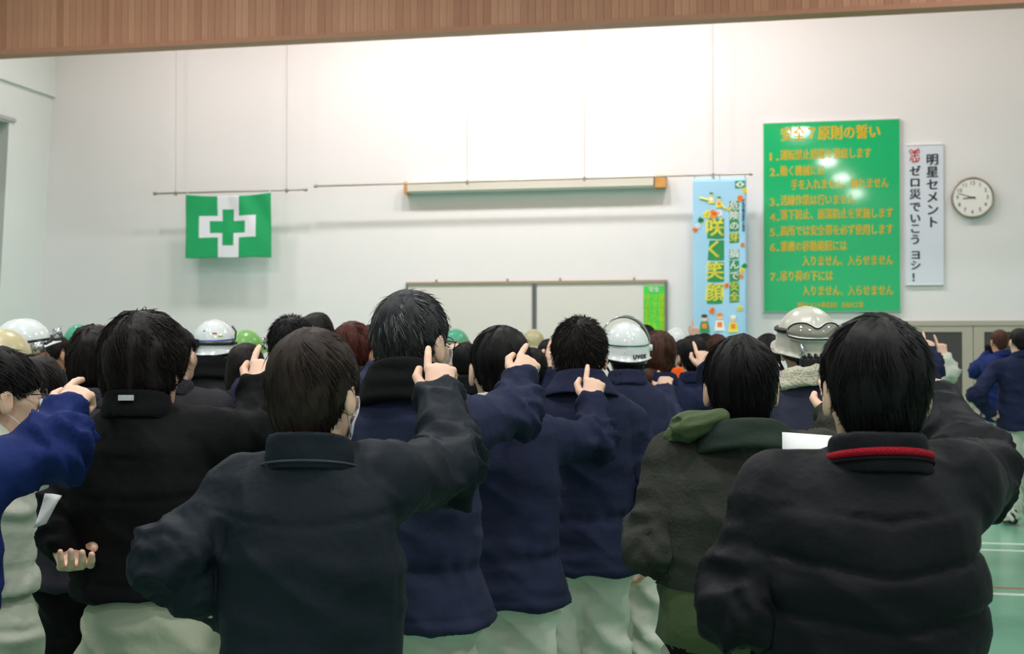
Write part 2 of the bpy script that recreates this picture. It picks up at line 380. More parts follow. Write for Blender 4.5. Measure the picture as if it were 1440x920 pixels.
# rails on cords
def rail(px0, py0, px1, py1, off, cords, label):
    e, ue, ze = wthing('hanging_rail', (px0 + px1) / 2, (py0 + py1) / 2, off, label, 'rail')
    a = rel(ue, ze, off, px0, py0); b = rel(ue, ze, off, px1, py1); zz = (a[1] + b[1]) / 2
    a = (a[0], a[1] * .5 + zz * .5); b = (b[0], b[1] * .5 + zz * .5)
    MB().tube([(a[0], 0, a[1]), (b[0], 0, b[1])], .013).build('rail', M['rail'], e)
    for q in (a, b): MB().tube([(q[0] - .02, 0, q[1]), (q[0] + .02, 0, q[1])], .024).build('end_cap', M['rail'], e)
    for c in cords:
        x = rel(ue, ze, off, c, (py0 + py1) / 2)[0]; t = (x - a[0]) / (b[0] - a[0]); z = a[1] + t * (b[1] - a[1])
        MB().tube([(x, 0, z), (x, 0, CEIL - ze)], .0045, 6).build('cord', M['cord'], e)
        MB().box((x - .015, -.015, z - .035), (x + .015, .015, z + .02)).build('clip', M['rail'], e)
    return e, ue, ze, a, b
RO = .32
r1 = rail(218, 272.5, 430, 266.5, RO, (247, 403), 'short grey rail on two cords carrying the green cross flag')
r2 = rail(444, 262.5, 1056, 243.5, RO, (657, 822, 1003), 'long thin grey rail on cords in front of the screen housing')
# flag
e, ue, ze = wthing('safety_flag', 322, 319, RO + .015, 'green flag with white and green cross hung from the short rail', 'flag')
x0 = rel(ue, ze, RO, 262.5, 300)[0]; x1 = rel(ue, ze, RO, 382, 300)[0]; zt = rel(ue, ze, RO, 322, 272.5)[1]; zb_ = rel(ue, ze, RO, 322, 362.5)[1]
nx, nz = 96, 72; V = []; Q = []; mi = []
fw, fh = x1 - x0, zt - zb_
def inr(u, v, a, b, c, d): return a <= u <= b and c <= v <= d
for j in range(nz + 1):
    for i in range(nx + 1):
        s, t = i / nx, j / nz
        sag = -.045 * math.sin(math.pi * s) ** .8 * (1 - t) ** 2.5 * (1 if t < 1 else 0)
        yy = -.018 * math.sin(s * 9 + t * 2) * (.3 + t) * .6 - .012 * math.sin(abs(s - .5) * 18 - t * 7) * (1 - t)
        V.append((x0 + fw * s, yy, zt - fh * t + sag * .8 - .004 * math.sin(s * 14) * t))
for j in range(nz):
    for i in range(nx):
        q = j * (nx + 1) + i; Q.append((q, q + 1, q + nx + 2, q + nx + 1))
        s, t = (i + .5) / nx, (j + .5) / nz
        w_ = inr(s, t, .375, .62, 0, 1) or inr(s, t, .16, .825, .34, .68)
        g_ = inr(s, t, .43, .56, .22, .80) or inr(s, t, .285, .695, .42, .61)
        mi.append(1 if (w_ and not g_) else 0)
me = mesh_np('cloth', np.array(V), np.array(Q), True, mi); o = link('cloth', me, [M['flaggreen'], M['flagwhite']], e)
sm = o.modifiers.new('thick', 'SOLIDIFY'); sm.thickness = .003
for (x, z) in ((x0 + .02, zt), (x1 - .02, zt)): MB().tube([(x, 0, z - .02), (x, 0, z + .03)], .008).build('tie', M['flagwhite'], e)
# projection screen housing
e, ue, ze = wthing('projection_screen', 755, 262, .0, 'rolled up projection screen in a long white housing with wooden end brackets', 'screen')
xa = rel(ue, ze, 0, 572, 262)[0]; xb = rel(ue, ze, 0, 578, 262)[0]; xc = rel(ue, ze, 0, 921, 262)[0]; xd = rel(ue, ze, 0, 937.5, 262)[0]
hz = .075
MB().box((xb - .01, -.17, -hz + .02), (xc, -.02, hz + .01)).build('housing', M['screen'], e, bevel=.012)
MB().box((xa, -.15, -hz), (xb + .01, 0, hz + .015)).build('bracket', M['bracket'], e, bevel=.005)
MB().box((xc + .01, -.15, -hz), (xd, 0, hz + .015)).build('bracket', M['bracket'], e, bevel=.005)
MB().box((xb, -.14, -hz + .005), (xc, -.11, -hz + .02)).build('pull_bar', M['white'], e)
# whiteboard
e, ue, ze = wthing('whiteboard', 756, 500, 0.0, 'large two-panel grey whiteboard on the wall below the rolled up screen', 'whiteboard')
xa = rel(ue, ze, 0, 572, 440)[0]; xd = rel(ue, ze, 0, 938.5, 440)[0]; xm = rel(ue, ze, 0, 752, 440)[0]; zt = rel(ue, ze, 0, 756, 395.5)[1]; zl = zt - 1.25
MB().box((xa + .02, -.03, zl), (xm - .03, -.005, zt - .03)).build('panel', M['board'], e); MB().box((xm + .03, -.03, zl), (xd - .02, -.005, zt - .03)).build('panel', M['board'], e)
MB().box((xa, -.05, zt - .035), (xd, 0, zt)).build('top_rail', M['frame_gold'], e); MB().box((xa, -.06, zl - .04), (xd, 0, zl)).build('bottom_rail', M['frame_gold'], e)
MB().box((xm - .028, -.045, zl), (xm - .004, 0, zt - .03)).box((xm + .004, -.045, zl), (xm + .028, 0, zt - .03)).build('divider', M['frame'], e)
MB().box((xa, -.05, zl), (xa + .025, 0, zt - .03)).build('side_rail', M['frame'], e); MB().box((xd - .03, -.05, zl), (xd, 0, zt - .03)).build('side_rail', M['frame'], e)
MB().box((xa + .3, -.10, zl - .05), (xd - .3, -.01, zl - .03)).build('pen_tray', M['frame'], e)
for px in (614, 714, 788, 892):
    x = rel(ue, ze, 0, px, 440)[0]; MB().box((x - .012, -.03, zt), (x + .012, -.005, zt + .035)).build('hook', M['frame_gold'], e)
# lime poster on it
e, ue, ze = wthing('wall_poster', 921.5, 440, .035, 'bright green poster with yellow vertical writing at the right end of the whiteboard', 'poster')
xa = rel(ue, ze, .035, 905, 440)[0]; xb = rel(ue, ze, .035, 937, 440)[0] - .02; zt = rel(ue, ze, .035, 921, 402)[1]; zl = zt - .72
MB().box((xa, -.004, zl), (xb, 0, zt)).build('sheet', M['limeposter'], e)
cols = ['整理整頓清掃', 'リサイクルで', '守る安全職場']
for i, tcol in enumerate(cols):
    for j, ch in enumerate(tcol):
        flat_text('lettering', ch, .095, M['postertext'], e, xa + .05 + (2 - i) * .095, zt - .16 - j * .092, -.006, bold=.002, sx=.85)
flat_text('heading', '安全', .07, M['printwhite'], e, (xa + xb) / 2, zt - .05, -.006)
# green pledge board
SO = .05
e, ue, ze = wthing('safety_board', 1169.5, 303, .0, 'big green board of orange writing listing seven safety rules', 'sign')
xa = rel(ue, ze, SO, 1074, 303)[0]; xb = rel(ue, ze, SO, 1265.5, 303)[0]; zt = rel(ue, ze, SO, 1169.5, 170.5)[1]; zl = rel(ue, ze, SO, 1169.5, 437.5)[1]
MB().box((xa - .012, -.045, zl - .012), (xb + .012, 0, zt + .012)).build('frame', M['signframe'], e, bevel=.004)
MB().box((xa, -SO, zl), (xb, -.04, zt)).build('face', M['signgreen'], e)
bwid, bh = xb - xa, zt - zl
def st_(s, px0, px1, py, sizepx, m=M['signtext'], bold=.0035):
    """line of letters from px0 to px1 at height py, in the photograph's board coordinates"""
    fx = lambda p: xa + (p - 1074) / 191.5 * bwid
    z = zt - (py - (170.5)) / 267.0 * bh
    sz = sizepx / 267.0 * bh
    flat_text('lettering', s, sz, m, e, fx(px0), z, -SO - .001, bold=bold, align='LEFT', fit=fx(px1) - fx(px0), depth=.0015)
st_('安全７原則の誓い', 1099, 1239, 188.5, 21, bold=.006)
for s, a, b, py in [('1．', 1083, 1096, 219), ('運転禁止措置を徹底します', 1098, 1226, 217.5), ('2．', 1083, 1096, 241), ('動く機械には', 1098, 1161, 240), ('手を入れません、触れません', 1113, 1250, 260),
                    ('3．', 1083, 1096, 283.5), ('活線作業は行いません', 1098, 1203, 282), ('4．', 1083, 1096, 305), ('落下防止、崩落防止を実施します', 1098, 1256, 302), ('5．', 1083, 1096, 326.5), ('高所では安全帯を必ず使用します', 1098, 1256, 325),
                    ('6．', 1083, 1096, 348), ('重機の移動範囲には', 1098, 1192, 347), ('入りません、入らせません', 1129, 1256, 368), ('7．', 1083, 1096, 389.5), ('吊り荷の下には', 1098, 1172, 389), ('入りません、入らせません', 1129, 1256, 410)]:
    st_(s, a, b, py, 15.5)
st_('明星セメント株式会社', 1122, 1178, 429.5, 8, bold=.002); st_('糸魚川工場', 1184, 1214, 429.5, 8, bold=.002)
# white vertical board
e, ue, ze = wthing('white_sign_board', 1300.5, 302, .0, 'narrow white board of vertical dark writing between green board and clock', 'sign')
xa = rel(ue, ze, .03, 1273.5, 302)[0]; xb = rel(ue, ze, .03, 1327, 302)[0]; zt = rel(ue, ze, .03, 1300, 202)[1]; zl = rel(ue, ze, .03, 1300, 401.5)[1]
MB().box((xa, -.03, zl), (xb, 0, zt)).build('board', M['plateboard'], e, bevel=.004)
MB().box((xa + .005, -.036, zt - .02), (xb - .005, -.028, zt - .004)).box((xa + .005, -.036, zl + .004), (xb - .005, -.028, zl + .02)).build('edge_strip', M['white'], e)
PXM = (xb - xa) / 53.5
def wch(ch, px, py, sz, m=M['ink'], bold=.005, rot=False):
    x = xa + (px - 1273.5) * PXM; z = zt - (py - 202) * (zt - zl) / 199.5
    o = flat_text('lettering', ch, sz * PXM, m, e, 0, 0, 0, bold=bold)
    o.location = (x, -.032, z)
    if rot: o.rotation_euler = (0, math.pi / 2, 0)
for i, ch in enumerate('明星セメント'): wch(ch, 1311.5, 226 + i * 17.6, 18)
for ch, py in zip('ゼロ災でいこう', (241.5, 257.5, 274, 292, 308, 322.5, 338)): wch(ch, 1287, py, 16.5)
for ch, py in zip('ヨシ', (359.5, 374)): wch(ch, 1287.5, py, 15.5)
wch('！', 1288, 391, 15, rot=False)
# red hand-painted mark
em = MB(); rx = xa + (1287 - 1273.5) * PXM; rz = zt - (218 - 202) * (zt - zl) / 199.5
for (ax, az, bx, bz, r) in [(-6, 9, -1, 4, 1.1), (5, 10, 0, 4, 1.1), (-7, 3, 7, 4, 1.0), (-6, -1, 6, 0, 1.0), (0, 8, 0, -4, 1.2), (-5, -3, -7, -8, 1.1), (-3, -9, -3, -4, 1), (2, -4, 2, -10, 1.1), (-4, -10, 5, -9, 1.1), (6, -3, 5, -8, 1.1), (-8, 7, -7, 5, 1.2), (3, 7, 7, 7, .9)]:
    em.tube([(rx + ax * PXM, -.032, rz + az * PXM), (rx + bx * PXM, -.032, rz + bz * PXM)], r * PXM * .8, 6)
em.build('red_mark', M['red'], e)
# clock
e, ue, ze = wthing('wall_clock', 1366.5, 278.5, 0.0, 'round white wall clock reading about twelve to nine', 'clock')
R = (rel(ue, ze, .06, 1396.8, 278)[0] - rel(ue, ze, .06, 1336.3, 278)[0]) / 2
MB().disk((0, -.05, 0), R * .95, .05, 48).build('body', M['clockrim'], e)
rim = [(R * .955 * math.cos(a), -.055, R * .955 * math.sin(a)) for a in np.linspace(0, 2 * math.pi, 48, endpoint=False)]
MB().tube(rim, R * .05, 8, True).build('rim', M['clockrim'], e, smooth=True)
MB().disk((0, -.056, 0), R * .93, .006, 48).build('face', M['clockface'], e)
for hnum in range(1, 13):
    a = math.radians(90 - 30 * hnum)
    flat_text('digit', str(hnum), R * .27, M['digit'], e, R * .70 * math.cos(a), R * .70 * math.sin(a), -.058, depth=.001, bold=.001)
def chand(name, deg, L, back, w):
    a = math.radians(90 - deg); dx, dz = math.cos(a), math.sin(a)
    MB().prism([(-dx * back - dz * w, -dz * back + dx * w), (-dx * back + dz * w, -dz * back - dx * w), (dx * L + dz * w * .5, dz * L - dx * w * .5), (dx * L - dz * w * .5, dz * L + dx * w * .5)][::-1], -.064, -.060).build(name, M['hand'], e)
chand('hour_hand', 264, R * .45, R * .12, R * .028); chand('minute_hand', 288, R * .72, R * .14, R * .018)
MB().disk((0, -.068, 0), R * .04, .012, 12).build('hub', M['hand'], e)

# hanging banner
BO = RO
e, ue, ze = wthing('safety_banner', 1012, 360, BO, 'tall light blue banner with yellow on green vertical slogan hung from the long rail', 'banner')
bw0 = rel(ue, ze, BO, 974.5, 360)[0]; bw1 = rel(ue, ze, BO, 1050, 360)[0]; zt = rel(ue, ze, BO, 1012, 250)[1]; zl = rel(ue, ze, BO, 1012, 492)[1]
V = []; Q = []; n = 24; m_ = 40
by = lambda s, t: -.012 * math.sin(s * 6.5 + 1 + t * 1.5) * (.2 + t)
for j in range(m_ + 1):
    for i in range(n + 1): s, t = i / n, j / m_; V.append((bw0 + (bw1 - bw0) * s, by(s, t), zt + (zl - zt) * t))
for j in range(m_):
    for i in range(n): q = j * (n + 1) + i; Q.append((q, q + 1, q + n + 2, q + n + 1))
o = link('cloth', mesh_np('cloth', V, Q), M['bannerblue'], e); sm = o.modifiers.new('thick', 'SOLIDIFY'); sm.thickness = .002; sm.offset = 0
pk = (bw1 - bw0) / 75.5
def bx(px): return bw0 + (px - 974.5) * pk
def bz(py): return zt - (py - 250) * (zt - zl) / 242.0
def onb(x, z, lift):  # follow the cloth
    return by((x - bw0) / (bw1 - bw0), (zt - z) / (zt - zl)) - lift
def bsq(name, px0, px1, py0, py1, m, lift=.004, parent=None):
    x, z = bx((px0 + px1) / 2), bz((py0 + py1) / 2); y = onb(x, z, lift)
    MB().box((bx(px0), y - .001, bz(py1)), (bx(px1), y + .001, bz(py0))).build(name, m, e)
def bdot(name, px, py, r, m, lift=.005, ry=None):
    x, z = bx(px), bz(py); MB().disk((x, onb(x, z, lift), z), (ry or r) * pk, .001, 10, rx=r * pk).build(name, m, e)
def btxt(ch, px, py, sz, m, bold=.004, lift=.007):
    x, z = bx(px), bz(py); flat_text('lettering', ch, sz * pk, m, e, x, z, onb(x, z, lift), bold=bold, depth=.0008)
for i, ch in enumerate('咲く笑顔'):
    y0 = 307.5 + i * 30.6; bsq('letter_panel', 991.5, 1018.5, y0, y0 + 28, M['darkgreen']); btxt(ch, 1005, y0 + 14, 27, M['yellow'], .007)
ys = [290.5, 304.5, 319, 335, 358, 374, 389, 404, 418.5]
for ch, y0 in zip('危険の芽摘んで安全', ys):
    hot = ch in '芽安全'; bsq('letter_panel', 1026, 1039.5, y0 - 7, y0 + 7, M['darkgreen']); btxt(ch, 1032.7, y0, 13.5, M['yellow'] if hot else M['printwhite'], .003)
for i, ch in enumerate('中央労働災害防止協会'): btxt(ch, 1045.5, 283 + i * 4.6, 4.6, M['ink'], .0008)
bsq('emblem', 1034, 1048, 255, 265.5, M['darkgreen']); bsq('emblem', 1038.5, 1043.5, 256.5, 264, M['printwhite'], .006); bsq('emblem', 1036, 1046, 258.3, 262.3, M['printwhite'], .006); bsq('emblem', 1040, 1042, 258, 262.6, M['darkgreen'], .008)
rnd = random.Random(3)
def flower(px, py, r, m):
    x, z = bx(px), bz(py); mb = MB()
    for k in range(5):
        a = k * 1.2566 + rnd.random(); mb.disk((x + .55 * r * pk * math.cos(a), onb(x, z, .008), z + .55 * r * pk * math.sin(a)), r * pk * .55, .001, 10)
    mb.build('flower', m, e)
for (px, py, r, mm) in [(1003.5, 301, 6, 'orange'), (994, 301, 5.5, 'yellow'), (1012, 300, 4.5, 'printwhite'), (985.5, 309, 4, 'darkgreen'), (982, 317, 3.6, 'printwhite'), (977.5, 323, 3.6, 'orange'), (1047.5, 269, 3.8, 'yellow'), (1041.5, 280, 4.5, 'orange'),
                        (1044.5, 345, 3, 'orange'), (1047, 375, 3.8, 'darkgreen'), (1044, 381, 3.8, 'yellow'), (1042, 389, 3.2, 'orange'), (1001, 437, 4.4, 'orange'), (1040.5, 434, 4.2, 'yellow'), (1021.5, 402, 3.5, 'orange'), (1025, 294, 3.3, 'yellow')]:
    flower(px, py, r, M[mm])
def worker(px, py, s, hat, suit, acc, arm=None):
    bdot('figure', px, py, 4.2 * s, M['printskin'], .009); bdot('figure', px, py - 3.4 * s, 4.6 * s, M[hat], .011, 2.6 * s)
    x, z = bx(px), bz(py + 12 * s); y = onb(x, z, .009); w = 7.5 * s * pk; h = 7.5 * s * pk
    MB().prism([(x - w, z - h), (x + w, z - h), (x + w * .7, z + h), (x - w * .7, z + h)], y - .001, y).build('figure', M[suit], e)
    bsq('figure', px - 3.4 * s, px + 3.4 * s, py + 7 * s, py + 14 * s, M[acc], .012)
    if arm: MB().tube([(bx(arm[0]), onb(x, z, .010), bz(arm[1])), (bx(arm[2]), onb(x, z, .010), bz(arm[3]))], 1.4 * pk, 6).build('figure', M[suit], e)
worker(1000.5, 274, .62, 'darkgreen', 'yellow', 'printwhite', (984, 278, 996, 281)); worker(1011.5, 280, .62, 'darkgreen', 'yellow', 'orange', (1020, 294, 1014, 288))
worker(990.5, 448, 1.0, 'ink', 'darkgreen', 'orange'); worker(1012, 446, 1.0, 'orange', 'printwhite', 'orange'); worker(1031, 449, .95, 'printwhite', 'yellow', 'orange')
for x in (bw0 + .02, (bw0 + bw1) / 2, bw1 - .02): MB().tube([(x, 0, zt - .02), (x, 0, zt + .05)], .006).build('tie', M['cord'], e)
# ------------------------------------------------------------------ implicit shapes and their surfaces
f32 = np.float32
def unit(v): v = np.asarray(v, float); return v / (np.linalg.norm(v) + 1e-9)
def s_ell(P, c, r):
    q = (P - np.asarray(c, f32)) / np.asarray(r, f32); k0 = np.sqrt((q * q).sum(1)); q2 = q / np.asarray(r, f32); k1 = np.sqrt((q2 * q2).sum(1)) + 1e-6
    return k0 * (k0 - 1) / k1
def s_cap(P, a, b, ra, rb, flat=None):
    a = np.asarray(a, f32); b = np.asarray(b, f32); ba = b - a; pa = P - a
    t = np.clip((pa @ ba) / (ba @ ba + 1e-9), 0, 1); d = pa - t[:, None] * ba
    if flat is not None:      # flat=(axis, factor): thinner along an axis
        ax = np.asarray(flat[0], f32); d = d + (d @ ax)[:, None] * ax * (1 / flat[1] - 1)
    return np.sqrt((d * d).sum(1)) - (ra + (rb - ra) * t)
def smin(a, b, k): h = np.clip(.5 + .5 * (b - a) / k, 0, 1); return b + (a - b) * h - k * h * (1 - h)
def smax(a, b, k): return -smin(-a, -b, k)
_rt = np.random.RandomState(7).rand(4096).astype(f32)
def vnoise(P, seed=0):
    i = np.floor(P).astype(np.int64); fr = (P - i).astype(f32); fr = fr * fr * (3 - 2 * fr); out = 0
    for dx in (0, 1):
        for dy in (0, 1):
            for dz in (0, 1):
                h = ((i[:, 0] + dx) * 73856093 ^ (i[:, 1] + dy) * 19349663 ^ (i[:, 2] + dz) * 83492791 ^ (seed * 7919)) & 4095
                w = (fr[:, 0] if dx else 1 - fr[:, 0]) * (fr[:, 1] if dy else 1 - fr[:, 1]) * (fr[:, 2] if dz else 1 - fr[:, 2]); out = out + w * _rt[h]
    return out
def surface(f, lo, hi, h):
    """surface nets over f inside the box lo..hi with cells of size h -> verts, quads"""
    lo = np.array(lo, f32); hi = np.array(hi, f32); B = 4
    nb = np.ceil((hi - lo) / (h * B)).astype(int) + 1; n = nb * B
    bc = np.stack(np.meshgrid(*[np.arange(k) for k in nb], indexing='ij'), -1).reshape(-1, 3)
    cen = lo + (bc * B + (B - 1) / 2) * h
    v = f(cen.astype(f32)); act = np.abs(v) < h * B * 1.9
    G = np.repeat(np.repeat(np.repeat(v.reshape(nb), B, 0), B, 1), B, 2).astype(f32)
    loc = np.stack(np.meshgrid(*[np.arange(B)] * 3, indexing='ij'), -1).reshape(-1, 3)
    ids = (bc[act][:, None, :] * B + loc[None]).reshape(-1, 3)
    G[ids[:, 0], ids[:, 1], ids[:, 2]] = f((lo + ids * h).astype(f32))
    S = G < 0
    cnt = np.zeros(n - 1, np.int8)
    for dx in (0, 1):
        for dy in (0, 1):
            for dz in (0, 1): cnt += S[dx:n[0] - 1 + dx, dy:n[1] - 1 + dy, dz:n[2] - 1 + dz]
    cells = np.argwhere((cnt > 0) & (cnt < 8)); idx = np.full(n - 1, -1, np.int64); idx[tuple(cells.T)] = np.arange(len(cells))
    acc = np.zeros((len(cells), 3)); wt = np.zeros(len(cells))
    cor = [(a, b, c) for a in (0, 1) for b in (0, 1) for c in (0, 1)]
    val = {c: G[cells[:, 0] + c[0], cells[:, 1] + c[1], cells[:, 2] + c[2]] for c in cor}
    for c in cor:
        for ax in range(3):
            if c[ax] == 0:
                c2 = list(c); c2[ax] = 1; c2 = tuple(c2); a, b = val[c], val[c2]; m = (a < 0) != (b < 0)
                t = np.where(m, a / np.where(m, a - b, 1), 0); p = np.tile(np.array(c, float), (len(cells), 1)); p[:, ax] = t
                acc += p * m[:, None]; wt += m
    V = lo + (cells + acc / wt[:, None]) * h
    Q = []
    for ax in range(3):
        o1, o2 = [(1, 2), (2, 0), (0, 1)][ax]
        sl = [slice(0, n[k]) for k in range(3)]; s1 = list(sl); s2 = list(sl); s1[ax] = slice(0, n[ax] - 1); s2[ax] = slice(1, n[ax])
        a = S[tuple(s1)]; b = S[tuple(s2)]; e = np.argwhere(a != b)
        e = e[(e[:, o1] > 0) & (e[:, o2] > 0) & (e[:, o1] < n[o1] - 1) & (e[:, o2] < n[o2] - 1)]
        ins = a[tuple(e.T)]
        def cell(d1, d2): q = e.copy(); q[:, o1] -= d1; q[:, o2] -= d2; return idx[tuple(q.T)]
        q = np.stack([cell(1, 1), cell(0, 1), cell(0, 0), cell(1, 0)], 1); q[~ins] = q[~ins][:, ::-1]; Q.append(q)
    Q = np.concatenate(Q); Q = Q[(Q >= 0).all(1)]
    return V.astype(f32), Q.astype(np.int32)
def vnormals(V, Q):
    a = V[Q[:, 2]] - V[Q[:, 0]]; b = V[Q[:, 3 if Q.shape[1] > 3 else 1]] - V[Q[:, 1]] if Q.shape[1] > 3 else V[Q[:, 1]] - V[Q[:, 0]]
    nn = np.cross(a, b); out = np.zeros_like(V, dtype=np.float64)
    for k in range(Q.shape[1]):
        for c in range(3): out[:, c] += np.bincount(Q[:, k], nn[:, c], len(V))
    return (out / (np.linalg.norm(out, axis=1)[:, None] + 1e-12)).astype(f32)
def relax(V, Q, it=1, lam=.5):
    for _ in range(it):
        s = np.zeros_like(V, dtype=np.float64); c = np.zeros(len(V))
        for a, b in ((0, 1), (1, 2), (2, 3), (3, 0)):
            for k in range(3): s[:, k] += np.bincount(Q[:, a], V[Q[:, b], k], len(V)) + np.bincount(Q[:, b], V[Q[:, a], k], len(V))
            c += np.bincount(Q[:, a], minlength=len(V)) + np.bincount(Q[:, b], minlength=len(V))
        V = (V + lam * (s / np.maximum(c, 1)[:, None] - V)).astype(f32)
    return V
def join_np(parts):
    Vs = []; Qs = []; Ms = []; b = 0
    for V, Q, m in parts:
        Vs.append(V); Qs.append(Q + b); Ms.append(np.full(len(Q), m) if np.isscalar(m) else m); b += len(V)
    return np.concatenate(Vs), np.concatenate(Qs), np.concatenate(Ms)

# ------------------------------------------------------------------ the head, made once
def head_sdf(P):
    X = np.stack([np.abs(P[:, 0]), P[:, 1], P[:, 2]], 1)
    d = s_ell(P, (0, -.010, .030), (.074, .094, .088))
    d = smin(d, s_ell(P, (0, .033, -.03), (.060, .058, .082)), .03)
    d = smin(d, s_ell(P, (0, .052, -.085), (.038, .038, .028)), .03)
    d = smin(d, s_cap(X, (0, .088, .022), (.045, .070, .020), .012, .010), .015)
    d = smax(d, -s_ell(X, (.031, .103, .002), (.019, .018, .014)), .012)
    d = smin(d, s_cap(X, (.040, .062, -.022), (.052, .035, -.01), .020, .016), .02)
    d = smin(d, s_cap(P, (0, .090, .004), (0, .112, -.034), .006, .010), .008)
    d = smin(d, s_cap(X, (0, .108, -.038), (.011, .102, -.040), .007, .006), .006)
    d = smin(d, s_cap(X, (0, .094, -.062), (.018, .086, -.064), .007, .003), .006)
    d = smin(d, s_cap(X, (0, .092, -.072), (.016, .085, -.071), .0075, .003), .005)
    e = s_ell(X, (.0835, -.014, -.009), (.0100, .020, .035)); e = smax(e, -s_ell(X, (.0935, -.004, -.004), (.006, .011, .021)), .004)
    d = smin(d, e, .007)
    n = s_cap(P, (0, -.015, -.04), (0, -.040, -.20), .054, .060)
    return smin(d, n, .025)
def ball(c, r, mi, n=8):
    V = []; Q = []
    for i in range(n + 1):
        for j in range(2 * n):
            a, b = math.pi * i / n, math.pi * j / n; V.append((c[0] + r * math.sin(a) * math.cos(b), c[1] + r * math.cos(a), c[2] + r * math.sin(a) * math.sin(b)))
    for i in range(n):
        for j in range(2 * n): Q.append((i * 2 * n + j, i * 2 * n + (j + 1) % (2 * n), (i + 1) * 2 * n + (j + 1) % (2 * n), (i + 1) * 2 * n + j))
    Q = np.array(Q); m = np.full(len(Q), mi); m[:2 * n * 2] = mi + 1
    return np.array(V, f32), Q, m
def head_mesh(vx, nb_):
    HV, HQ = surface(head_sdf, (-.10, -.13, -.20), (.10, .14, .13), vx); _c = HV[HQ].mean(1)
    HM = np.where((np.abs(_c[:, 0]) < .021) & (_c[:, 1] > .088) & (_c[:, 2] < -.057) & (_c[:, 2] > -.077), 2, 0)
    return join_np([(HV, HQ, HM)] + [ball((sx * .031, .0815, .002), .0125, 3, nb_) for sx in (-1, 1)])
HEAD = head_mesh(.0060, 5); HEADLO = head_mesh(.009, 4)
MASKSDF = lambda P: smax(smax(head_sdf(P) - .009, -(head_sdf(P) - .006), .002), np.maximum(np.maximum(np.abs(P[:, 2] + .052) - .047, .040 - P[:, 1]), np.abs(P[:, 0]) - .063), .002)
MASKV, MASKQ = surface(MASKSDF, (-.075, .02, -.12), (.075, .14, .01), .0028)

# ------------------------------------------------------------------ hands, made once per pose
def hand_mesh(pose, vx):
    ch = []   # (points, radii)
    K = [(.030, .088), (.010, .092), (-.011, .089), (-.030, .082)]   # index, middle, ring, little: x, z of the knuckle
    L = [(.040, .025, .020), (.044, .028, .021), (.041, .026, .020), (.032, .020, .018)]
    R = [.0090, .0092, .0088, .0078]
    for k in range(4):
        if pose == 'point': ang = (8, 12, 6) if k == 0 else (78, 100, 60)
        elif pose == 'relax': ang = (22 + 5 * k, 30 + 3 * k, 18)
        elif pose == 'fist': ang = (75, 100, 60)
        a = 0; p = np.array([K[k][0], 0.0, K[k][1]]); pts = [p]; spread = (K[k][0]) * (.9 if pose != 'fist' else 0)
        for s in range(3):
            a += math.radians(ang[s]); p = p + L[k][s] * np.array([spread * 1.2 * math.cos(a), math.sin(a), math.cos(a)]); pts.append(p)
        ch.append((pts, [R[k] * 1.06, R[k] * 1.0, R[k] * .92, R[k] * .80]))
    if pose == 'point': th = [(.020, .010, .020), (.044, .014, .048), (.056, .018, .078), (.052, .020, .103)]
    elif pose == 'relax': th = [(.018, .008, .018), (.040, .020, .042), (.050, .032, .070), (.047, .040, .095)]
    else: th = [(.018, .008, .018), (.040, .020, .045), (.036, .040, .068), (.020, .046, .078)]
    ch.append((th, [.017, .0125, .0110, .0088]))
    def f(P):
        d = s_cap(P, (.016, .002, .02), (.020, .0, .080), .0175, .0160, flat=((0, 1, 0), .82))
        d = smin(d, s_cap(P, (-.016, .002, .02), (-.020, .0, .076), .0165, .0145, flat=((0, 1, 0), .82)), .02)
        d = smin(d, s_cap(P, (0, .002, .0), (0, .0, .082), .022, .015, flat=((0, 1, 0), .75)), .02)
        d = smin(d, s_cap(P, (0, 0, -.06), (0, .0, .012), .027, .024, flat=((0, 1, 0), .78)), .02)
        for pts, rs in ch:
            g = None
            for i in range(3):
                c = s_cap(P, pts[i], pts[i + 1], rs[i], rs[i + 1]); g = c if g is None else smin(g, c, .002)
            d = smin(d, g, .006)
        return d
    return surface(f, (-.075, -.045, -.075), (.085, .085, .20), vx)
HANDS = {(k, v): hand_mesh(k, v) for k in ('point', 'relax', 'fist') for v in (.003, .0055)}
def put_hand(pose, Wp, Tp, palm, right=True, s=1.0, vx=.003):
    V, Q = HANDS[(pose, vx)]; z = unit(np.array(Tp) - np.array(Wp)); y = np.array(palm, float); y = unit(y - z * np.dot(y, z)); x = np.cross(z, y) * (1 if right else -1)
    R = np.stack([x, y, z], 0); W = (V * s) @ R + np.array(Wp)
    return W.astype(f32), (Q if np.linalg.det(R) > 0 else Q[:, ::-1])

# ------------------------------------------------------------------ hair
HAIRS = {}
def hair_cut(kind):
    # lower edge height of the hair at each y (back to front), thickness, fluff
    if kind == 'short': return ([-.12, -.07, -.03, -.008, .012, .04, .10], [-.070, -.072, -.045, .012, .000, .045, .070], .012, .004)
    if kind == 'bowl': return ([-.12, -.07, -.035, -.015, .012, .05, .10], [-.098, -.094, -.066, .004, .004, .03, .045], .016, .005)
    if kind == 'fluffy': return ([-.12, -.07, -.03, -.005, .02, .05, .10], [-.105, -.105, -.090, -.030, -.030, .02, .035], .026, .012)
    if kind == 'long': return ([-.14, -.07, -.03, .0, .03, .05, .10], [-.19, -.19, -.18, -.14, -.10, .03, .05], .018, .005)
    if kind == 'up': return ([-.12, -.07, -.03, -.008, .012, .04, .10], [-.060, -.062, -.045, .005, .010, .045, .06], .013, .003)
    if kind == 'under': return ([-.12, -.07, -.03, -.005, .02, .05, .10], [-.085, -.080, -.060, -.005, -.01, .03, .05], .004, .001)
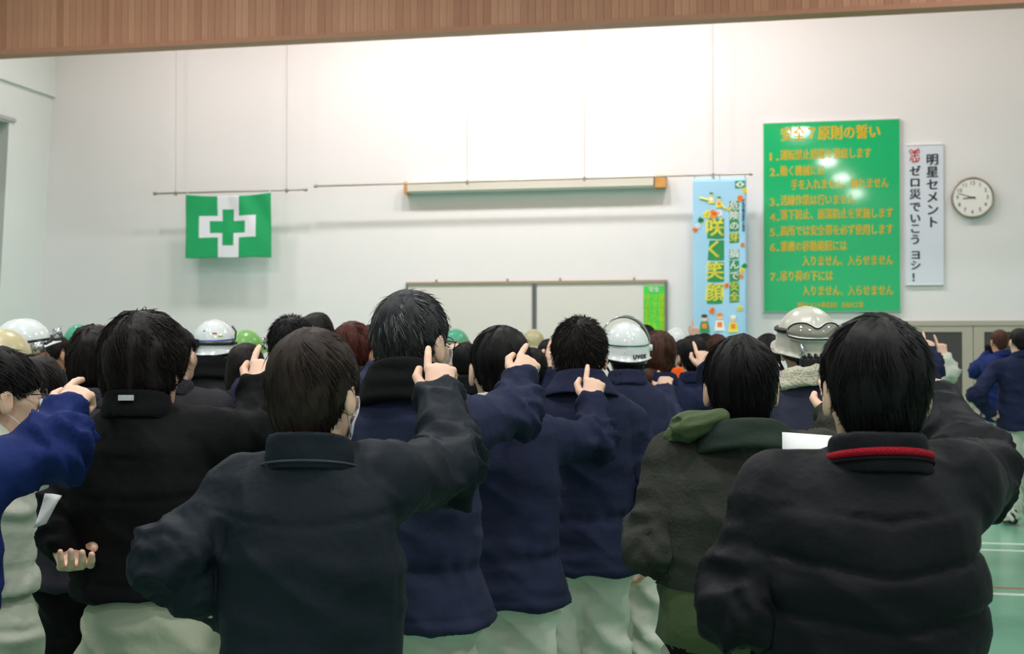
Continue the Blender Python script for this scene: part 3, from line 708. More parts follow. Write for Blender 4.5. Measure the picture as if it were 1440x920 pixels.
def hair_base(P, kind, t):
    d = s_ell(P, (0, -.012, .032), (.074 + t, .094 + t, .088 + t * .95))
    bk = {'bowl': .052, 'fluffy': .064, 'long': .076}.get(kind, .050)
    d = smin(d, s_ell(P, (0, -.040, -.035), (bk + t * .7, .052 + t * .8, .075)), .03)
    if kind == 'long': d = smin(d, s_ell(P, (0, -.055, -.12), (.082, .045, .10)), .04)
    return d
def hair_make(kind, seed, strands, vox=.005, bald=False):
    key = (kind, seed, strands, vox)
    if key in HAIRS: return HAIRS[key]
    ys, zs, t, fl = hair_cut(kind); rs = np.random.RandomState(seed)
    def f(P):
        q = P.copy()
        ph = np.arctan2(P[:, 0], P[:, 1] + .02); rr = np.sqrt(P[:, 0] ** 2 + (P[:, 1] + .02) ** 2)
        nn = vnoise(np.stack([ph * 5.5 + 20, P[:, 2] * 9 + 5, rr * 14], 1), seed) - .5
        n2 = vnoise(np.stack([ph * 22 + 60, P[:, 2] * 16, rr * 20], 1), seed + 3) - .5
        lump = vnoise(P * 22 + 9, seed + 5) - .5
        d = hair_base(P, kind, t) - nn * fl * 1.5 - n2 * fl * .7 - lump * fl * 1.3
        g = np.interp(P[:, 1], ys, zs) + (n2 * .02) + nn * .015 + (np.clip(np.abs(P[:, 0]) - .030, 0, .05) * .9 * (P[:, 1] < .0) if kind not in ('long',) else 0)
        return smax(d, (g - P[:, 2]) * .75, .012)
    V, Q = surface(f, (-.13, -.15, -.24 if kind == 'long' else -.13), (.13, .14, .17), vox)
    me_base = (V, Q)
    parts = [(V, Q, 0)]
    if strands:
        fib = lambda P: hair_base(P, kind, t)
        def grad(P):
            e = .002; g = np.stack([fib(P + np.array(o, f32)) - fib(P - np.array(o, f32)) for o in ((e, 0, 0), (0, e, 0), (0, 0, e))], 1)
            return g / (np.linalg.norm(g, axis=1)[:, None] + 1e-9)
        n = strands; u = rs.rand(n * 3) * 2 - 1; a = rs.rand(n * 3) * 2 * math.pi; dirs = np.stack([np.sqrt(1 - u * u) * np.cos(a), np.sqrt(1 - u * u) * np.sin(a), u], 1).astype(f32)
        P = np.array([0, -.015, .02], f32) + dirs * .1
        for _ in range(4): P = (P - grad(P) * (fib(P) + .003)[:, None]).astype(f32)
        ok = P[:, 2] > np.interp(P[:, 1], ys, zs) + .006; P = P[ok][:n]; n = len(P)
        wh = np.array([.006, -.075, .108], f32); L = (.045 + .035 * rs.rand(n)) * (1.25 if kind in ('bowl', 'fluffy', 'long') else .85); stepn = 5
        lift = (.001 + fl * .75 * rs.rand(n) ** 2); side = (rs.rand(n) - .5) * (.5 if kind != 'fluffy' else 1.1)
        if kind == 'up': lift = .004 + .012 * rs.rand(n); L = L * .5
        pts = [P]; wild = rs.rand(n) < .05
        for k in range(stepn):
            g = grad(P); w = P - wh; w[:, 2] -= .03 + .12 * (np.abs(P[:, 2] - .12)); 
            sw = np.cross(g, w); w = w + sw * (side * .9 + .25)[:, None]
            w = w - g * (w * g).sum(1)[:, None]; w = w / (np.linalg.norm(w, axis=1)[:, None] + 1e-9)
            go = (P[:, 2] > np.interp(P[:, 1], ys, zs) + (np.clip(np.abs(P[:, 0]) - .030, 0, .05) * .9 * (P[:, 1] < 0) if kind != 'long' else 0) - .004)
            P = (P + w * (L / stepn * np.where(go, 1, .05))[:, None]).astype(f32); g = grad(P); tgt = -.002 + lift * ((k + 1) / stepn) + wild * .010 * ((k + 1) / stepn) ** 2
            P = (P - g * (fib(P) - tgt)[:, None]).astype(f32); pts.append(P)
        pts = np.stack(pts, 1)                                    # n, 6, 3
        rad = np.array([.0006, .0010, .0010, .0008, .0006, .0001]) * (1.0 if kind != 'long' else 1.3)
        T = np.gradient(pts, axis=1); T /= np.linalg.norm(T, axis=2)[..., None] + 1e-9
        A = np.cross(T, dirs[ok][:n][:, None, :]); A /= np.linalg.norm(A, axis=2)[..., None] + 1e-9; Bv = np.cross(T, A)
        ring = []
        for k in range(3):
            an = 2 * math.pi * k / 3; ring.append(pts + rad[None, :, None] * (math.cos(an) * A * 1.6 + math.sin(an) * Bv))
        RV = np.stack(ring, 2).reshape(-1, 3); m = stepn + 1; base = np.arange(n)[:, None, None] * (m * 3) + np.arange(stepn)[None, :, None] * 3; k = np.arange(3)[None, None, :]; k2 = (k + 1) % 3
        SQ = np.stack([base + k, base + k2, base + 3 + k2, base + 3 + k], -1).reshape(-1, 4)
        mi = np.repeat((rs.rand(n) < .10 + .35 * (np.linalg.norm(pts[:, 0] - wh, axis=1) < .045)).astype(int), stepn * 3)
        parts.append((RV.astype(f32), SQ, mi))
    V, Q, mi = join_np(parts)
    HAIRS[key] = (V, Q, mi); return HAIRS[key]

# ------------------------------------------------------------------ helmet, made once per variant (mesh data shared)
HMS = {}
def helmet_parts(e, hm, stripe=None, lamp=False, nape=True):
    """e: helmet part; adds sub-parts in head space"""
RD = np.array([.102, .124, .116]); CD = np.array([0, -.004, .030])
def dome_pt(a, b, off=0.0):
    """a, b in radians: azimuth (0 = back) and elevation; below the middle the wall runs nearly straight down"""
    r = RD + off
    if b >= 0: return CD + r * np.array([math.sin(a) * math.cos(b), -math.cos(a) * math.cos(b), math.sin(b)])
    return CD + np.array([r[0] * math.sin(a) * (1 - .06 * b), -r[1] * math.cos(a) * (1 - .06 * b), RD[2] * b])
def dome_mesh():
    if 'dome' in HMS: return HMS['dome']
    n = 56; rings = []
    rim = lambda a: -.040 - .34 * (.5 + .5 * math.cos(a)) ** 1.5 - .16 * math.exp(-((abs(a) - 1.75) / .55) ** 2)      # rim elevation round the head
    brim = lambda a: .006 + .040 * max(0, -math.cos(a)) ** 1.5 + .006 * max(0, math.cos(a))
    A = [2 * math.pi * k / n - math.pi for k in range(n)]
    for k in range(0, 13):     # outside, crown to rim
        rings.append([dome_pt(a, math.pi / 2 * (1 - k / 12) ** 1.0 * 1.0 + rim(a) * (k / 12) ** 2, .0012 * (math.exp(-((a % math.pi - math.pi / 2) / .4) ** 2)) * 0 + (.006 * math.exp(-(((a + math.pi / 2) % math.pi - math.pi / 2) / .25) ** 2) * math.sin(math.pi * min(1, (k / 12) * 1.0)) if k < 12 else 0)) for a in A])
    def out(p, w, dz): h = unit(np.array([p[0], p[1], 0])); return p + h * w + np.array([0, 0, dz])
    base = rings[-1]
    rings.append([out(p, brim(a), -.004) for p, a in zip(base, A)]); rings.append([out(p, brim(a), -.0085) for p, a in zip(base, A)])
    rings.append([out(p, -.004, -.004) for p in base])
    for k in range(11, 1, -1): rings.append([dome_pt(a, math.pi / 2 * (1 - k / 12) + rim(a) * (k / 12) ** 2, -.005) for a in A])
    V = np.array(rings).reshape(-1, 3); m = len(rings); Q = []
    for i in range(m - 1):
        for k in range(n): Q.append((i * n + k, (i + 1) * n + k, (i + 1) * n + (k + 1) % n, i * n + (k + 1) % n))
    HMS['dome'] = (V.astype(f32), np.array(Q, np.int32)); return HMS['dome']

# ------------------------------------------------------------------ persons
def solve(a, px, py, L, dirn=1, base=None):
    """point on the pixel's ray at distance L from a; dirn=+1 the farther one"""
    if abs(dirn) != 1: return at(px, py, a[1] + dirn)
    r = ray(px, py); r = r / np.linalg.norm(r); oc = CAMP - a; b = np.dot(oc, r); c = np.dot(oc, oc) - L * L; D = b * b - c
    if D < 0: return CAMP + r * (-b)
    return CAMP + r * (-b + dirn * math.sqrt(D))
class Loc:
    def __init__(s, root, yaw): s.r = np.array(root, float); s.c, s.s = math.cos(-yaw), math.sin(-yaw)
    def __call__(s, p): q = np.asarray(p, float) - s.r; return np.array([s.c * q[0] - s.s * q[1], s.s * q[0] + s.c * q[1], q[2]])
def rotm(yaw, pitch=0, roll=0): return np.array((Matrix.Rotation(yaw, 3, 'Z') @ Matrix.Rotation(pitch, 3, 'X') @ Matrix.Rotation(roll, 3, 'Y')))
PEOPLE = {}
STR = 420
def person(key, label, px, top, w, hw=.178, d=None, yaw=0., hyaw=0., hpitch=0., hroll=0., hair='short', hmat='black', hseed=1, strands=0, skin='skin',
           R=None, Lf=None, hemy=None, hem=None, bw=1.0, flare=1.0, puff=1.0, jacket='navy', jack2=None, trousers='sage', collar='stand', collarmat=None, vox=.014,
           SR=None, SL=None, cx=0., stylist=None, helmet=None, legs=True, bulk=1.0, group=None, folds=1.0, top_only=False, gl=None, mask=False, shoedark=True, leanx=0.0, jname='jacket', hx=0.0, hs=None):
    d = d or F * hw / w; yaw = math.radians(yaw); topw = at(px, top, d)
    hs = hs or (.212 if helmet else {'short': .172, 'bowl': .182, 'fluffy': .202, 'long': .186, 'up': .176, 'under': .156}[hair]) ** -1 * (w / F * d); hs = min(max(hs, .90), 1.12); htop = .147 if helmet else {'short': .133, 'bowl': .140, 'fluffy': .148, 'long': .138, 'up': .140, 'under': .124}[hair]
    HR = rotm(math.radians(hyaw) , math.radians(hpitch), math.radians(hroll))
    Hw = topw - np.array([0, 0, htop * hs]); S = float(topw[2]); 
    fw = np.array([-math.sin(yaw), math.cos(yaw), 0]); root = np.array([Hw[0], Hw[1], 0]) - fw * .025
    e = empty('person', root, label, 'person', group, yaw); L = Loc(root, yaw); Hc = L(Hw)
    RY = rotm(-yaw) @ HR      # head rotation in the body frame
    hv = lambda V: (V * hs) @ RY.T + Hc
    nb = np.array([cx, -.025, S - .275])
    # shoulders
    shz = S - .330; sr = np.array([cx + .165 * bw, -.02, shz]); sl = np.array([cx - .165 * bw, -.02, shz])
    if SR: sr = L(at(SR[0], SR[1], d + (SR[2] if len(SR) > 2 else .03)))
    if SL: sl = L(at(SL[0], SL[1], d + (SL[2] if len(SL) > 2 else .03)))
    def unL(p): c, s = math.cos(yaw), math.sin(yaw); return np.array([c * p[0] - s * p[1], s * p[0] + c * p[1], p[2]]) + root
    def arm(spec, sh, side):
        if spec is None:
            el = sh + np.array([side * .075, -.03, -.265]); wr = el + np.array([-side * .01, .10, -.215]); tp = wr + np.array([-side * .01, .06, -.16])
            return el, wr, tp, 'relax', np.array([-side, 0.2, 0]), True
        sw = unL(sh); LU, LFm, LH = .285, .245, .172
        el = solve(sw, spec['E'][0], spec['E'][1], LU, spec['E'][2] if len(spec['E']) > 2 else 1)
        wr = solve(el, spec['W'][0], spec['W'][1], LFm, spec['W'][2] if len(spec['W']) > 2 else 1)
        tp = solve(wr, spec['T'][0], spec['T'][1], LH, spec['T'][2] if len(spec['T']) > 2 else 1)
        if spec.get('dbg'): print(key, side, 'sh', sw.round(2), 'el', el.round(2), 'wr', wr.round(2), 'tp', tp.round(2), [round(float(np.linalg.norm(a - b)), 2) for a, b in ((sw, el), (el, wr), (wr, tp))])
        pl = spec.get('palm', (0, 1, -.25)); c, s = math.cos(-yaw), math.sin(-yaw); pl = (c * pl[0] - s * pl[1], s * pl[0] + c * pl[1], pl[2])
        return L(el), L(wr), L(tp), spec.get('pose', 'point'), np.array(pl), spec.get('show', True)
    AR = arm(R, sr, 1); AL = arm(Lf, sl, -1)
    hz = hem if hem is not None else (S * .50 if hemy is None else float(at(px, hemy, d)[2]))
    # --- body under the clothes: head, neck, trunk, limbs and hands as one mesh
    V0, Q0, M0 = HEAD if d < 4.9 else HEADLO; parts = [(hv(V0).astype(f32), Q0, M0)]
    hipz = S * .52
    def under(P):
        q = s_cap(P, nb + np.array([0, 0, .02]), nb - np.array([0, 0, .12]), .052, .10)
        q = smin(q, s_cap(P, (cx, -.02, S - .42), (cx + leanx, -.0, hipz + .06), .088, .09), .06)
        for (a, b, c) in ((sr, AR[0], AR[1]), (sl, AL[0], AL[1])):
            q = smin(q, s_cap(P, a, b, .042, .036), .03); q = smin(q, s_cap(P, b, c, .036, .024), .01)
        for sx in (-1, 1):
            h0 = (cx + leanx + sx * .085, 0, hipz - .02); k0 = (cx + leanx + sx * .095, .01, S * .28); a0 = (cx + leanx + sx * .10, -.005, .09)
            q = smin(q, s_cap(P, h0, k0, .075, .05), .04); q = smin(q, s_cap(P, k0, a0, .048, .032), .02)
        return q
    allp = np.array([sr, sl, AR[0], AR[1], AL[0], AL[1], (-.25, -.2, S - .2), (.25, .2, .05)])
    lo = allp.min(0) - .12; hi = allp.max(0) + .12
    V, Q = surface(under, lo, hi, .026); parts.append((V, Q, 0))
    for a, right in ((AR, True), (AL, False)):
        if a[3]:
            V, Q = put_hand(a[3], a[1], a[2], a[4], right, 1.0, .003 if d < 4.9 else .0055); parts.append((V, Q, 0))
    V, Q, mi = join_np(parts)
    body = link('body', mesh_np('body', V, Q, True, mi), [M[skin], M[skin], M['lip'], M['iris'] if 0 else M['eye'], M['eye']], e)
    body.data.materials.clear()
    for mm in (M[skin], M[skin], M['lip'], M['iris'], M['eye']): body.data.materials.append(mm)
    # --- hair
    if hair:
        strands = strands or (STR if hair != 'under' and d < 9.9 else 0)
        V, Q, mi = hair_make(hair, hseed, strands, .005 if strands > 1000 else .009)
        o = link('hair', mesh_np('hair', hv(V), Q, True, mi), [M[hmat], M['greystrand'] if hmat == 'greyblack' else M[hmat]], e)
    # --- jacket
    if jacket:
        zz = [S - .235, S - .262, S - .30, S - .34, S - .44, S - .60, S - .74, S - .90, S - 1.2]
        hwv = np.array([.060, .090, .135, .155, .172, .168, .175, .185, .20]) * np.array([1, 1, bw, bw, bw, bw, bw, bw, bw]) * np.array([1, 1, 1, 1, 1, 1, 1, flare, flare * 1.04])
        hdv = np.array([.055, .075, .095, .112, .132, .132, .138, .148, .155]) * np.array([1, 1, 1, bulk, bulk, bulk, bulk, bulk * flare, bulk * flare])
        cxx = cx + np.interp(np.array(zz), [S - .9, S - .3], [leanx, 0])
        cyy = np.interp(np.array(zz), [S - .9, S - .35, S - .23], [-.0, -.015, -.025])
        zi = np.array(zz)[::-1]; hwi = hwv[::-1]; hdi = hdv[::-1]; cxi = cxx[::-1]; cyi = cyy[::-1]
        ru, re, rw = .070 * puff, .064 * puff, .050 * puff
        rc = .5 * (puff - 1)
        def cuff(el, wr): return wr - unit(wr - el) * -.0
        segs = []
        for sh, A in ((sr, AR), (sl, AL)):
            segs += [(sh, A[0], ru, re), (A[0], A[1] + unit(A[1] - A[0]) * .005, re, rw)]
        def torso(P):
            z = P[:, 2]; a = np.interp(z, zi, hwi); b = np.interp(z, zi, hdi); x = (P[:, 0] - np.interp(z, zi, cxi)) / a; y = (P[:, 1] - np.interp(z, zi, cyi)) / b
            r = (np.abs(x) ** 2.3 + np.abs(y) ** 2.3) ** (1 / 2.3); dd = (r - 1) * np.minimum(a, b)
            dd = smax(dd, z - (S - .238), .02); return dd
        def jac(P):
            q = torso(P)
            for k, (a, b, ra, rb) in enumerate(segs):
                up = k % 2 == 0
                c = s_cap(P, a, b, ra, rb)
                if not up:   # flat cuff
                    ax = unit(b - a).astype(f32); c = smax(c, (P - b.astype(f32)) @ ax - .012, .008)
                if up: q = smin(q, c, .045); q = smin(q, s_cap(P, nb + np.array([0, 0, -.012]), a + np.array([0, 0, .012]), .058, ru * .92), .035)
                else: q = smin(q, c, .014)
            q = smax(q, hz - P[:, 2], .006)
            return q
        allp = np.array([sr, sl, AR[0], AR[1], AL[0], AL[1], (cx - .25 * bw * flare, -.22 * bulk, S - .24), (cx + .25 * bw * flare, .22 * bulk, hz)])
        lo = allp.min(0) - .10 * puff; hi = allp.max(0) + .10 * puff
        lo[2] = hz - .03; lo[2] = min(lo[2], AL[1][2] - .08, AR[1][2] - .08)
        def jac2(P):   # the hem cuts the trunk but never the sleeves
            q = jac_body(P)
            return q
        def jac_body(P):
            q = smax(torso(P), hz - P[:, 2], .008)
            for k, (a, b, ra, rb) in enumerate(segs):
                up = k % 2 == 0; c = s_cap(P, a, b, ra, rb)
                if up:
                    kk = .010 + .038 * np.clip(1 - (np.linalg.norm(P - a.astype(f32), axis=1) - .06) / .10, 0, 1)
                    q = smin(q, c, kk); q = smin(q, s_cap(P, nb + np.array([0, 0, -.012]), a + np.array([0, 0, .012]), .058, ru * .92), .035)
                else:
                    ax = unit(b - a).astype(f32); c = smax(c, (P - b.astype(f32)) @ ax - .010, .008); q = smin(q, c, .014)
            return q
        V, Q = surface(jac_body, lo, hi, vox); V = relax(V, Q, 1, .3); Nn = vnormals(V, Q)
        # folds
        disp = np.zeros(len(V), f32); dt = torso(V)
        for k, (a, b, ra, rb) in enumerate(segs):
            up = k % 2 == 0; ab = (b - a); Ls = np.linalg.norm(ab); pa = V - a; t = np.clip(pa @ ab / Ls ** 2, -.2, 1.2); dist = np.linalg.norm(pa - t[:, None] * ab, axis=1)
            ncap = np.clip((ra * 1.6 - dist) / (ra * .5), 0, 1) * np.clip((dt + .03) / .05, .12, 1)
            bend = (.35 + .9 * np.exp(-((1 - t) / .42) ** 2)) if up else (.40 + .8 * np.exp(-(t / .35) ** 2) + .5 * np.exp(-((1 - t) / .15) ** 2))
            dv = (pa - t[:, None] * ab) / (dist[:, None] + 1e-6)
            skew = (dv @ np.array([.6, .5, .6], f32)) * .035 * (1 if k < 2 else -1)
            tl = t * Ls + skew + .030 * vnoise(V * 8 + k * 3, 31)
            c1 = np.stack([tl / .050, dv[:, 0] * .9 + k * 5, dv[:, 2] * .9 + dv[:, 1] * .7], 1); c2 = np.stack([tl / .024, dv[:, 0] * 1.6 + 9, dv[:, 2] * 1.6 + k], 1)
            r1 = (1 - np.abs(2 * vnoise(c1, 41) - 1)) ** 2.0; r2 = (1 - np.abs(2 * vnoise(c2, 42) - 1))
            disp += ncap * bend * folds * (.024 * (r1 - .42) + .007 * (r2 - .5))
        tw = np.clip((.02 - dt) / .03, 0, 1)
        n1 = vnoise(V * np.array([4.5, 4.5, 11], f32) + np.array([0, 0, 1], f32) * (V[:, :1] * 8), 8); n2 = vnoise(V * np.array([9, 9, 26], f32) + V[:, :1] * 5, 9)
        rg = 1 - np.abs(2 * n1 - 1)
        n3 = vnoise(V * np.array([13, 13, 4], f32) + V[:, 2:] * 6, 12)
        disp += tw * folds * (.018 * (rg ** 2 - .35) + .0055 * (n2 - .5) + .006 * ((1 - np.abs(2 * n3 - 1)) ** 2 - .35) * np.clip((S - .55 - V[:, 2]) / .2, .15, 1))
        disp += .004 * (vnoise(V * 14, 11) - .5) * folds
        mi = np.zeros(len(Q), int)
        if stylist: disp, mi = stylist(V, Q, disp, dict(S=S, hz=hz, sr=sr, sl=sl, dt=dt, AR=AR, AL=AL, cx=cx, nb=nb))
        V = V + Nn * disp[:, None]
        mats_ = [M[jacket]] + ([M[m] for m in jack2] if jack2 else [])
        jo = link(jname, mesh_np(jname, V, Q, True, mi), mats_, e)
    else: jo = None
    # --- collar
    cm = M[collarmat or jacket or 'navy']
    nbx = np.array([cx * .6 + Hc[0] * .4, -.035, 0])
    def ringshell(z0, z1, r0, r1, th, fy=.9, tilt=.25, wav=0):
        def f(P):
            zc = P[:, 2] - (S - .25) - (P[:, 1] + .03) * -tilt; tt = np.clip((zc - z0) / (z1 - z0), 0, 1); rr = r0 + (r1 - r0) * tt
            x = (P[:, 0] - nbx[0]) / rr; y = (P[:, 1] - nbx[1]) / (rr * fy); q = np.abs(np.sqrt(x * x + y * y) - 1) * rr - th
            return smax(q, np.maximum(z0 - zc, zc - z1), max(.006, th * .9))
        return f
    cf = None
    if collar == 'stand': cf = ringshell(-.035, .036, .086, .072, .0065)
    elif collar == 'low': cf = ringshell(-.05, .022, .088, .076, .006)
    elif collar == 'fold':
        f1 = ringshell(-.02, .035, .082, .074, .006); f2 = ringshell(-.055, .040, .140, .078, .0065, fy=.82); cf = lambda P: smin(f1(P), f2(P), .012)
    elif collar == 'softhood': cf = ringshell(-.050, .028, .118, .086, .013, fy=.95, tilt=.3)
    elif collar == 'hood':
        f2 = ringshell(-.075, .045, .122, .084, .019, fy=.92, tilt=.32); cf = f2
    elif collar == 'fur':
        f1 = ringshell(-.050, .028, .125, .098, .017, fy=.85, tilt=.3); cf = lambda P: f1(P) - .012 * (vnoise(P * 70, 3) - .5)
    if cf is not None:
        cv = .0055 if vox < .012 else .009
        V, Q = surface(cf, (nbx[0] - .18, -.22, S - .40), (nbx[0] + .18, .15, S - .14), cv); Nn = vnormals(V, Q)
        V = V + Nn * (.0035 * (vnoise(V * np.array([14, 14, 45], f32), 6) - .5))[:, None] * 2
        co = link('collar', mesh_np('collar', V, Q, True), cm, e if collar == 'fur' else (jo or e))
    # --- trousers and shoes
    if legs:
        X0 = cx + leanx
        def tr(P):
            q = s_ell(P, (X0, .0, hipz + .02), (.165 * bw, .125 * bulk, .15)); q = smin(q, s_cap(P, (X0, 0, hipz + .06), (cx, -.01, S * .60), .100 * bw, .098 * bw), .05); q = smax(q, P[:, 2] - (S * .605), .01)
            for sx in (-1, 1):
                h0 = (X0 + sx * .082, 0, hipz - .03); k0 = (X0 + sx * .092, .012, S * .28); a0 = (X0 + sx * .098, -.005, .055)
                q = smin(q, s_cap(P, h0, k0, .098, .080), .035); q = smin(q, s_cap(P, k0, a0, .080, .074), .02)
            return smax(q, .045 - P[:, 2], .006)
        lv = vox if vox > .012 else .013
        V, Q = surface(tr, (X0 - .24 * bw, -.2, .02), (X0 + .24 * bw, .2, S * .64), lv); Nn = vnormals(V, Q)
        q1 = vnoise(V * np.array([8, 8, 12], f32) + np.stack([V[:, 2] * 7, V[:, 2] * 0, V[:, 0] * 12], 1), 21); q2 = vnoise(V * np.array([14, 14, 26], f32), 22)
        low = .5 + .8 * np.exp(-((V[:, 2] - S * .27) / .12) ** 2) + .9 * np.exp(-((V[:, 2] - .1) / .08) ** 2) + .5 * np.exp(-((V[:, 2] - S * .47) / .08) ** 2)
        V = V + Nn * ((.026 * ((1 - np.abs(2 * q1 - 1)) ** 2 - .35) + .011 * (q2 - .5)) * low)[:, None]
        link('trousers', mesh_np('trousers', V, Q, True), M[trousers], e)
        if 'shoe' not in HMS:
            def sf(P):
                q = s_cap(P, (0, -.05, .045), (0, .10, .030), .040, .034, flat=((0, 0, 1), .85)); q = smin(q, s_cap(P, (0, -.05, .05), (0, -.055, .11), .042, .046), .03)
                return smax(q, .004 - P[:, 2], .004)
            V, Q = surface(sf, (-.07, -.12, -.02), (.07, .17, .15), .012); c = V[Q].mean(1); mm = (c[:, 2] < .016).astype(int)
            me = mesh_np('shoe', V, Q, True, mm); me.materials.append(M['shoe']); me.materials.append(M['sole']); HMS['shoe'] = me
        for sx in (-1, 1): link('shoe', HMS['shoe'], None, e, (X0 + sx * .10, .01, 0), -sx * .12)
    PEOPLE[key] = dict(e=e, S=S, Hc=Hc, hv=hv, L=L, RY=RY, hs=hs, jo=jo, nb=nb, nbx=nbx, yaw=yaw, AR=AR, AL=AL, sr=sr, sl=sl, d=d, hz=hz, cx=cx, unL=unL)
    P_ = PEOPLE[key]
    if mask: add_mask(P_)
    if gl: add_glasses(P_)
    if helmet: add_helmet(P_, **helmet)
    return P_

def hpart(name, V, Q, p, m, parent=None, mi=None): return link(name, mesh_np(name, p['hv'](np.asarray(V, float)), Q, True, mi), m, parent or p['e'])
def hmb(name, mb, p, m, parent=None, smooth=True):
    mb.v = [tuple(v) for v in p['hv'](np.array(mb.v))]; return mb.build(name, m, parent or p['e'], smooth=smooth)
def add_mask(p):
    o = hpart('face_mask', MASKV, MASKQ, p, M['mask'])
    for sx in (-1, 1):
        m = MB().tube([(sx * .060, .052, -.018), (sx * .072, .02, -.006), (sx * .082, -.012, .022), (sx * .086, -.028, .010), (sx * .084, -.030, -.022), (sx * .076, -.012, -.038), (sx * .068, .02, -.062), (sx * .058, .046, -.088)], .0018, 6)
        hmb('ear_loop', m, p, M['mask'], o)
def add_glasses(p):
    g = MB()
    for sx in (-1, 1):
        g.tube([(sx * (.034 + .024 * math.cos(a)), .106 - .006 * abs(math.cos(a)), .002 + .018 * math.sin(a)) for a in np.linspace(0, 2 * math.pi, 18, endpoint=False)], .0016, 6, True)
        g.tube([(sx * .058, .100, .006), (sx * .074, .080, .008), (sx * .082, .0, .012), (sx * .084, -.02, .0)], .0022, 6)
    g.tube([(-.011, .108, .004), (0, .112, .007), (.011, .108, .004)], .0016, 6)
    hmb('glasses', g, p, M['glasses'])
def on_dome(az, el, lift=0.0): return dome_pt(math.radians(az), math.radians(el), lift)
def add_helmet(p, m='hwhite', stripe=None, tilt=0.0, lamp=None, visor=False, goggles=False, text=None, band=False, box=False, strap=True, size=1.0, print_=False, earmuff=None, camera=False):
    V, Q = dome_mesh(); T = np.array(Matrix.Rotation(math.radians(tilt), 3, 'X')); Z = lambda A: ((np.asarray(A, float) - [0, 0, .03]) * size) @ T.T + [0, 0, .03]
    h = hpart('helmet', Z(V), Q, p, M[m])
    def sub(name, mb, mm, smooth=True):
        mb.v = [tuple(v) for v in Z(np.array(mb.v))]; return hmb(name, mb, p, M[mm], h, smooth)
    if strap:
        for sx in (-1, 1): sub('chin_strap', MB().tube([(sx * .088, .02, .02), (sx * .082, .03, -.05), (sx * .045, .05, -.112), (0, .06, -.122)], .005, 6), 'blackplastic')
        sub('head_band', MB().tube([(.085 * math.sin(a), -.100 * math.cos(a) - .005, -.012 + .02 * math.cos(a) * -1) for a in np.linspace(-1.9, 1.9, 20)], .009, 8), 'blackplastic')
    if stripe:
        sub('stripe', MB().tube([on_dome(a, 12 - 4 * math.cos(math.radians(a)), .0028) for a in np.linspace(-180, 180, 48, endpoint=False)], .0030, 6, True), stripe)
    if band: sub('rear_band', MB().tube([on_dome(a, -4 - 4 * math.cos(math.radians(a)), .001) for a in np.linspace(-80, 80, 24)], .007, 6), band)
    if print_:
        for (a, e_, r, mm) in ((18, 26, .010, 'red'), (34, 20, .012, 'yellow'), (-10, 32, .012, 'bluestripe')):
            c = on_dome(a, e_, .0005); sub('sticker', MB().tube([on_dome(a - 6, e_, .0008), on_dome(a + 6, e_, .0008)], .004, 6), mm)
    if lamp:
        az = lamp; c = on_dome(180, 12, .02); b = MB()
        sub('lamp_strap', MB().tube([on_dome(a, 4, .002) for a in np.linspace(-180, 180, 40, endpoint=False)], .006, 6, True), 'blackplastic')
        sub('head_lamp', MB().tube([c, c + np.array([0, .035, .005])], [.022, .026], 16), 'chrome')
        sub('clip', MB().tube([on_dome(150, -4, .008), on_dome(130, -6, .008)], .010, 8), 'blackplastic')
    if camera:
        c = on_dome(-75, 6, .03); sub('camera_box', MB().box(c - [.03, .04, .025], c + [.03, .04, .028]), 'blackplastic', False)
        sub('battery_box', MB().box(on_dome(-40, 2, .012) - [.028, .02, .02], on_dome(-40, 2, .012) + [.028, .02, .02]), 'blackplastic', False)
        sub('cable', MB().tube([on_dome(60, -2, .006), on_dome(72, 10, .018), on_dome(85, 26, .02), on_dome(95, 40, .012)], .005, 8), 'blackplastic')
        sub('lamp_strap', MB().tube([on_dome(a, 1, .003) for a in np.linspace(-180, 180, 40, endpoint=False)], .008, 6, True), 'blackplastic')
    if earmuff:
        sub('ear_cup', MB().tube([on_dome(78, -16, -.004), on_dome(80, -17, .03)], [.034, .03], 16), earmuff)
    if visor:
        vs = []; n1, n2 = 30, 6
        for i in range(n1 + 1):
            for j in range(n2 + 1):
                el = 12 + (i / n1) * 156; a = math.radians(el); fwd = .030 + .055 * j / n2 * math.sin(a) ** .7
                vs.append((-.114 * math.cos(a), fwd, .022 + (.148 - .010 * j / n2) * math.sin(a) ** .92))
        fs = [(i * (n2 + 1) + j, i * (n2 + 1) + j + 1, (i + 1) * (n2 + 1) + j + 1, (i + 1) * (n2 + 1) + j) for i in range(n1) for j in range(n2)]
        vo = sub('visor', MB().add(vs, fs), 'visor'); s_ = vo.modifiers.new('t', 'SOLIDIFY'); s_.thickness = .002
        for j in (0, n2): sub('visor_edge', MB().tube([vs[i * (n2 + 1) + j] for i in range(n1 + 1)], .0030, 6), 'blackplastic' if j else 'chrome')
        for sx in (-1, 1): sub('pivot', MB().tube([(sx * .100, .03, .030), (sx * .122, .03, .030)], .014, 14), 'white')
    if goggles:
        tops = lambda a: 30 + 7 * math.cos(math.radians(a * 4.2)) * -1 + (-4 if abs(a) > 44 else 0); bots = lambda a: 6 + 3 * math.cos(math.radians(a * 2))
        out = []; n = 26
        A = np.linspace(-50, 50, n); up = [on_dome(a, 31 - 8.5 * math.exp(-(a / 13) ** 2) - (abs(a) / 50) ** 6 * 9, .012) for a in A]; dn = [on_dome(a, 7 + 4.0 * (abs(a) / 50) ** 4, .012) for a in A]
        g = MB(); k = 6; vs = []
        for i in range(n):
            for j in range(k + 1):
                f_ = j / k; el_mid = up[i] * f_ + dn[i] * (1 - f_); dirv = unit(el_mid - np.array([0, -.004, .03])); vs.append(el_mid + dirv * .010 * math.sin(math.pi * f_))
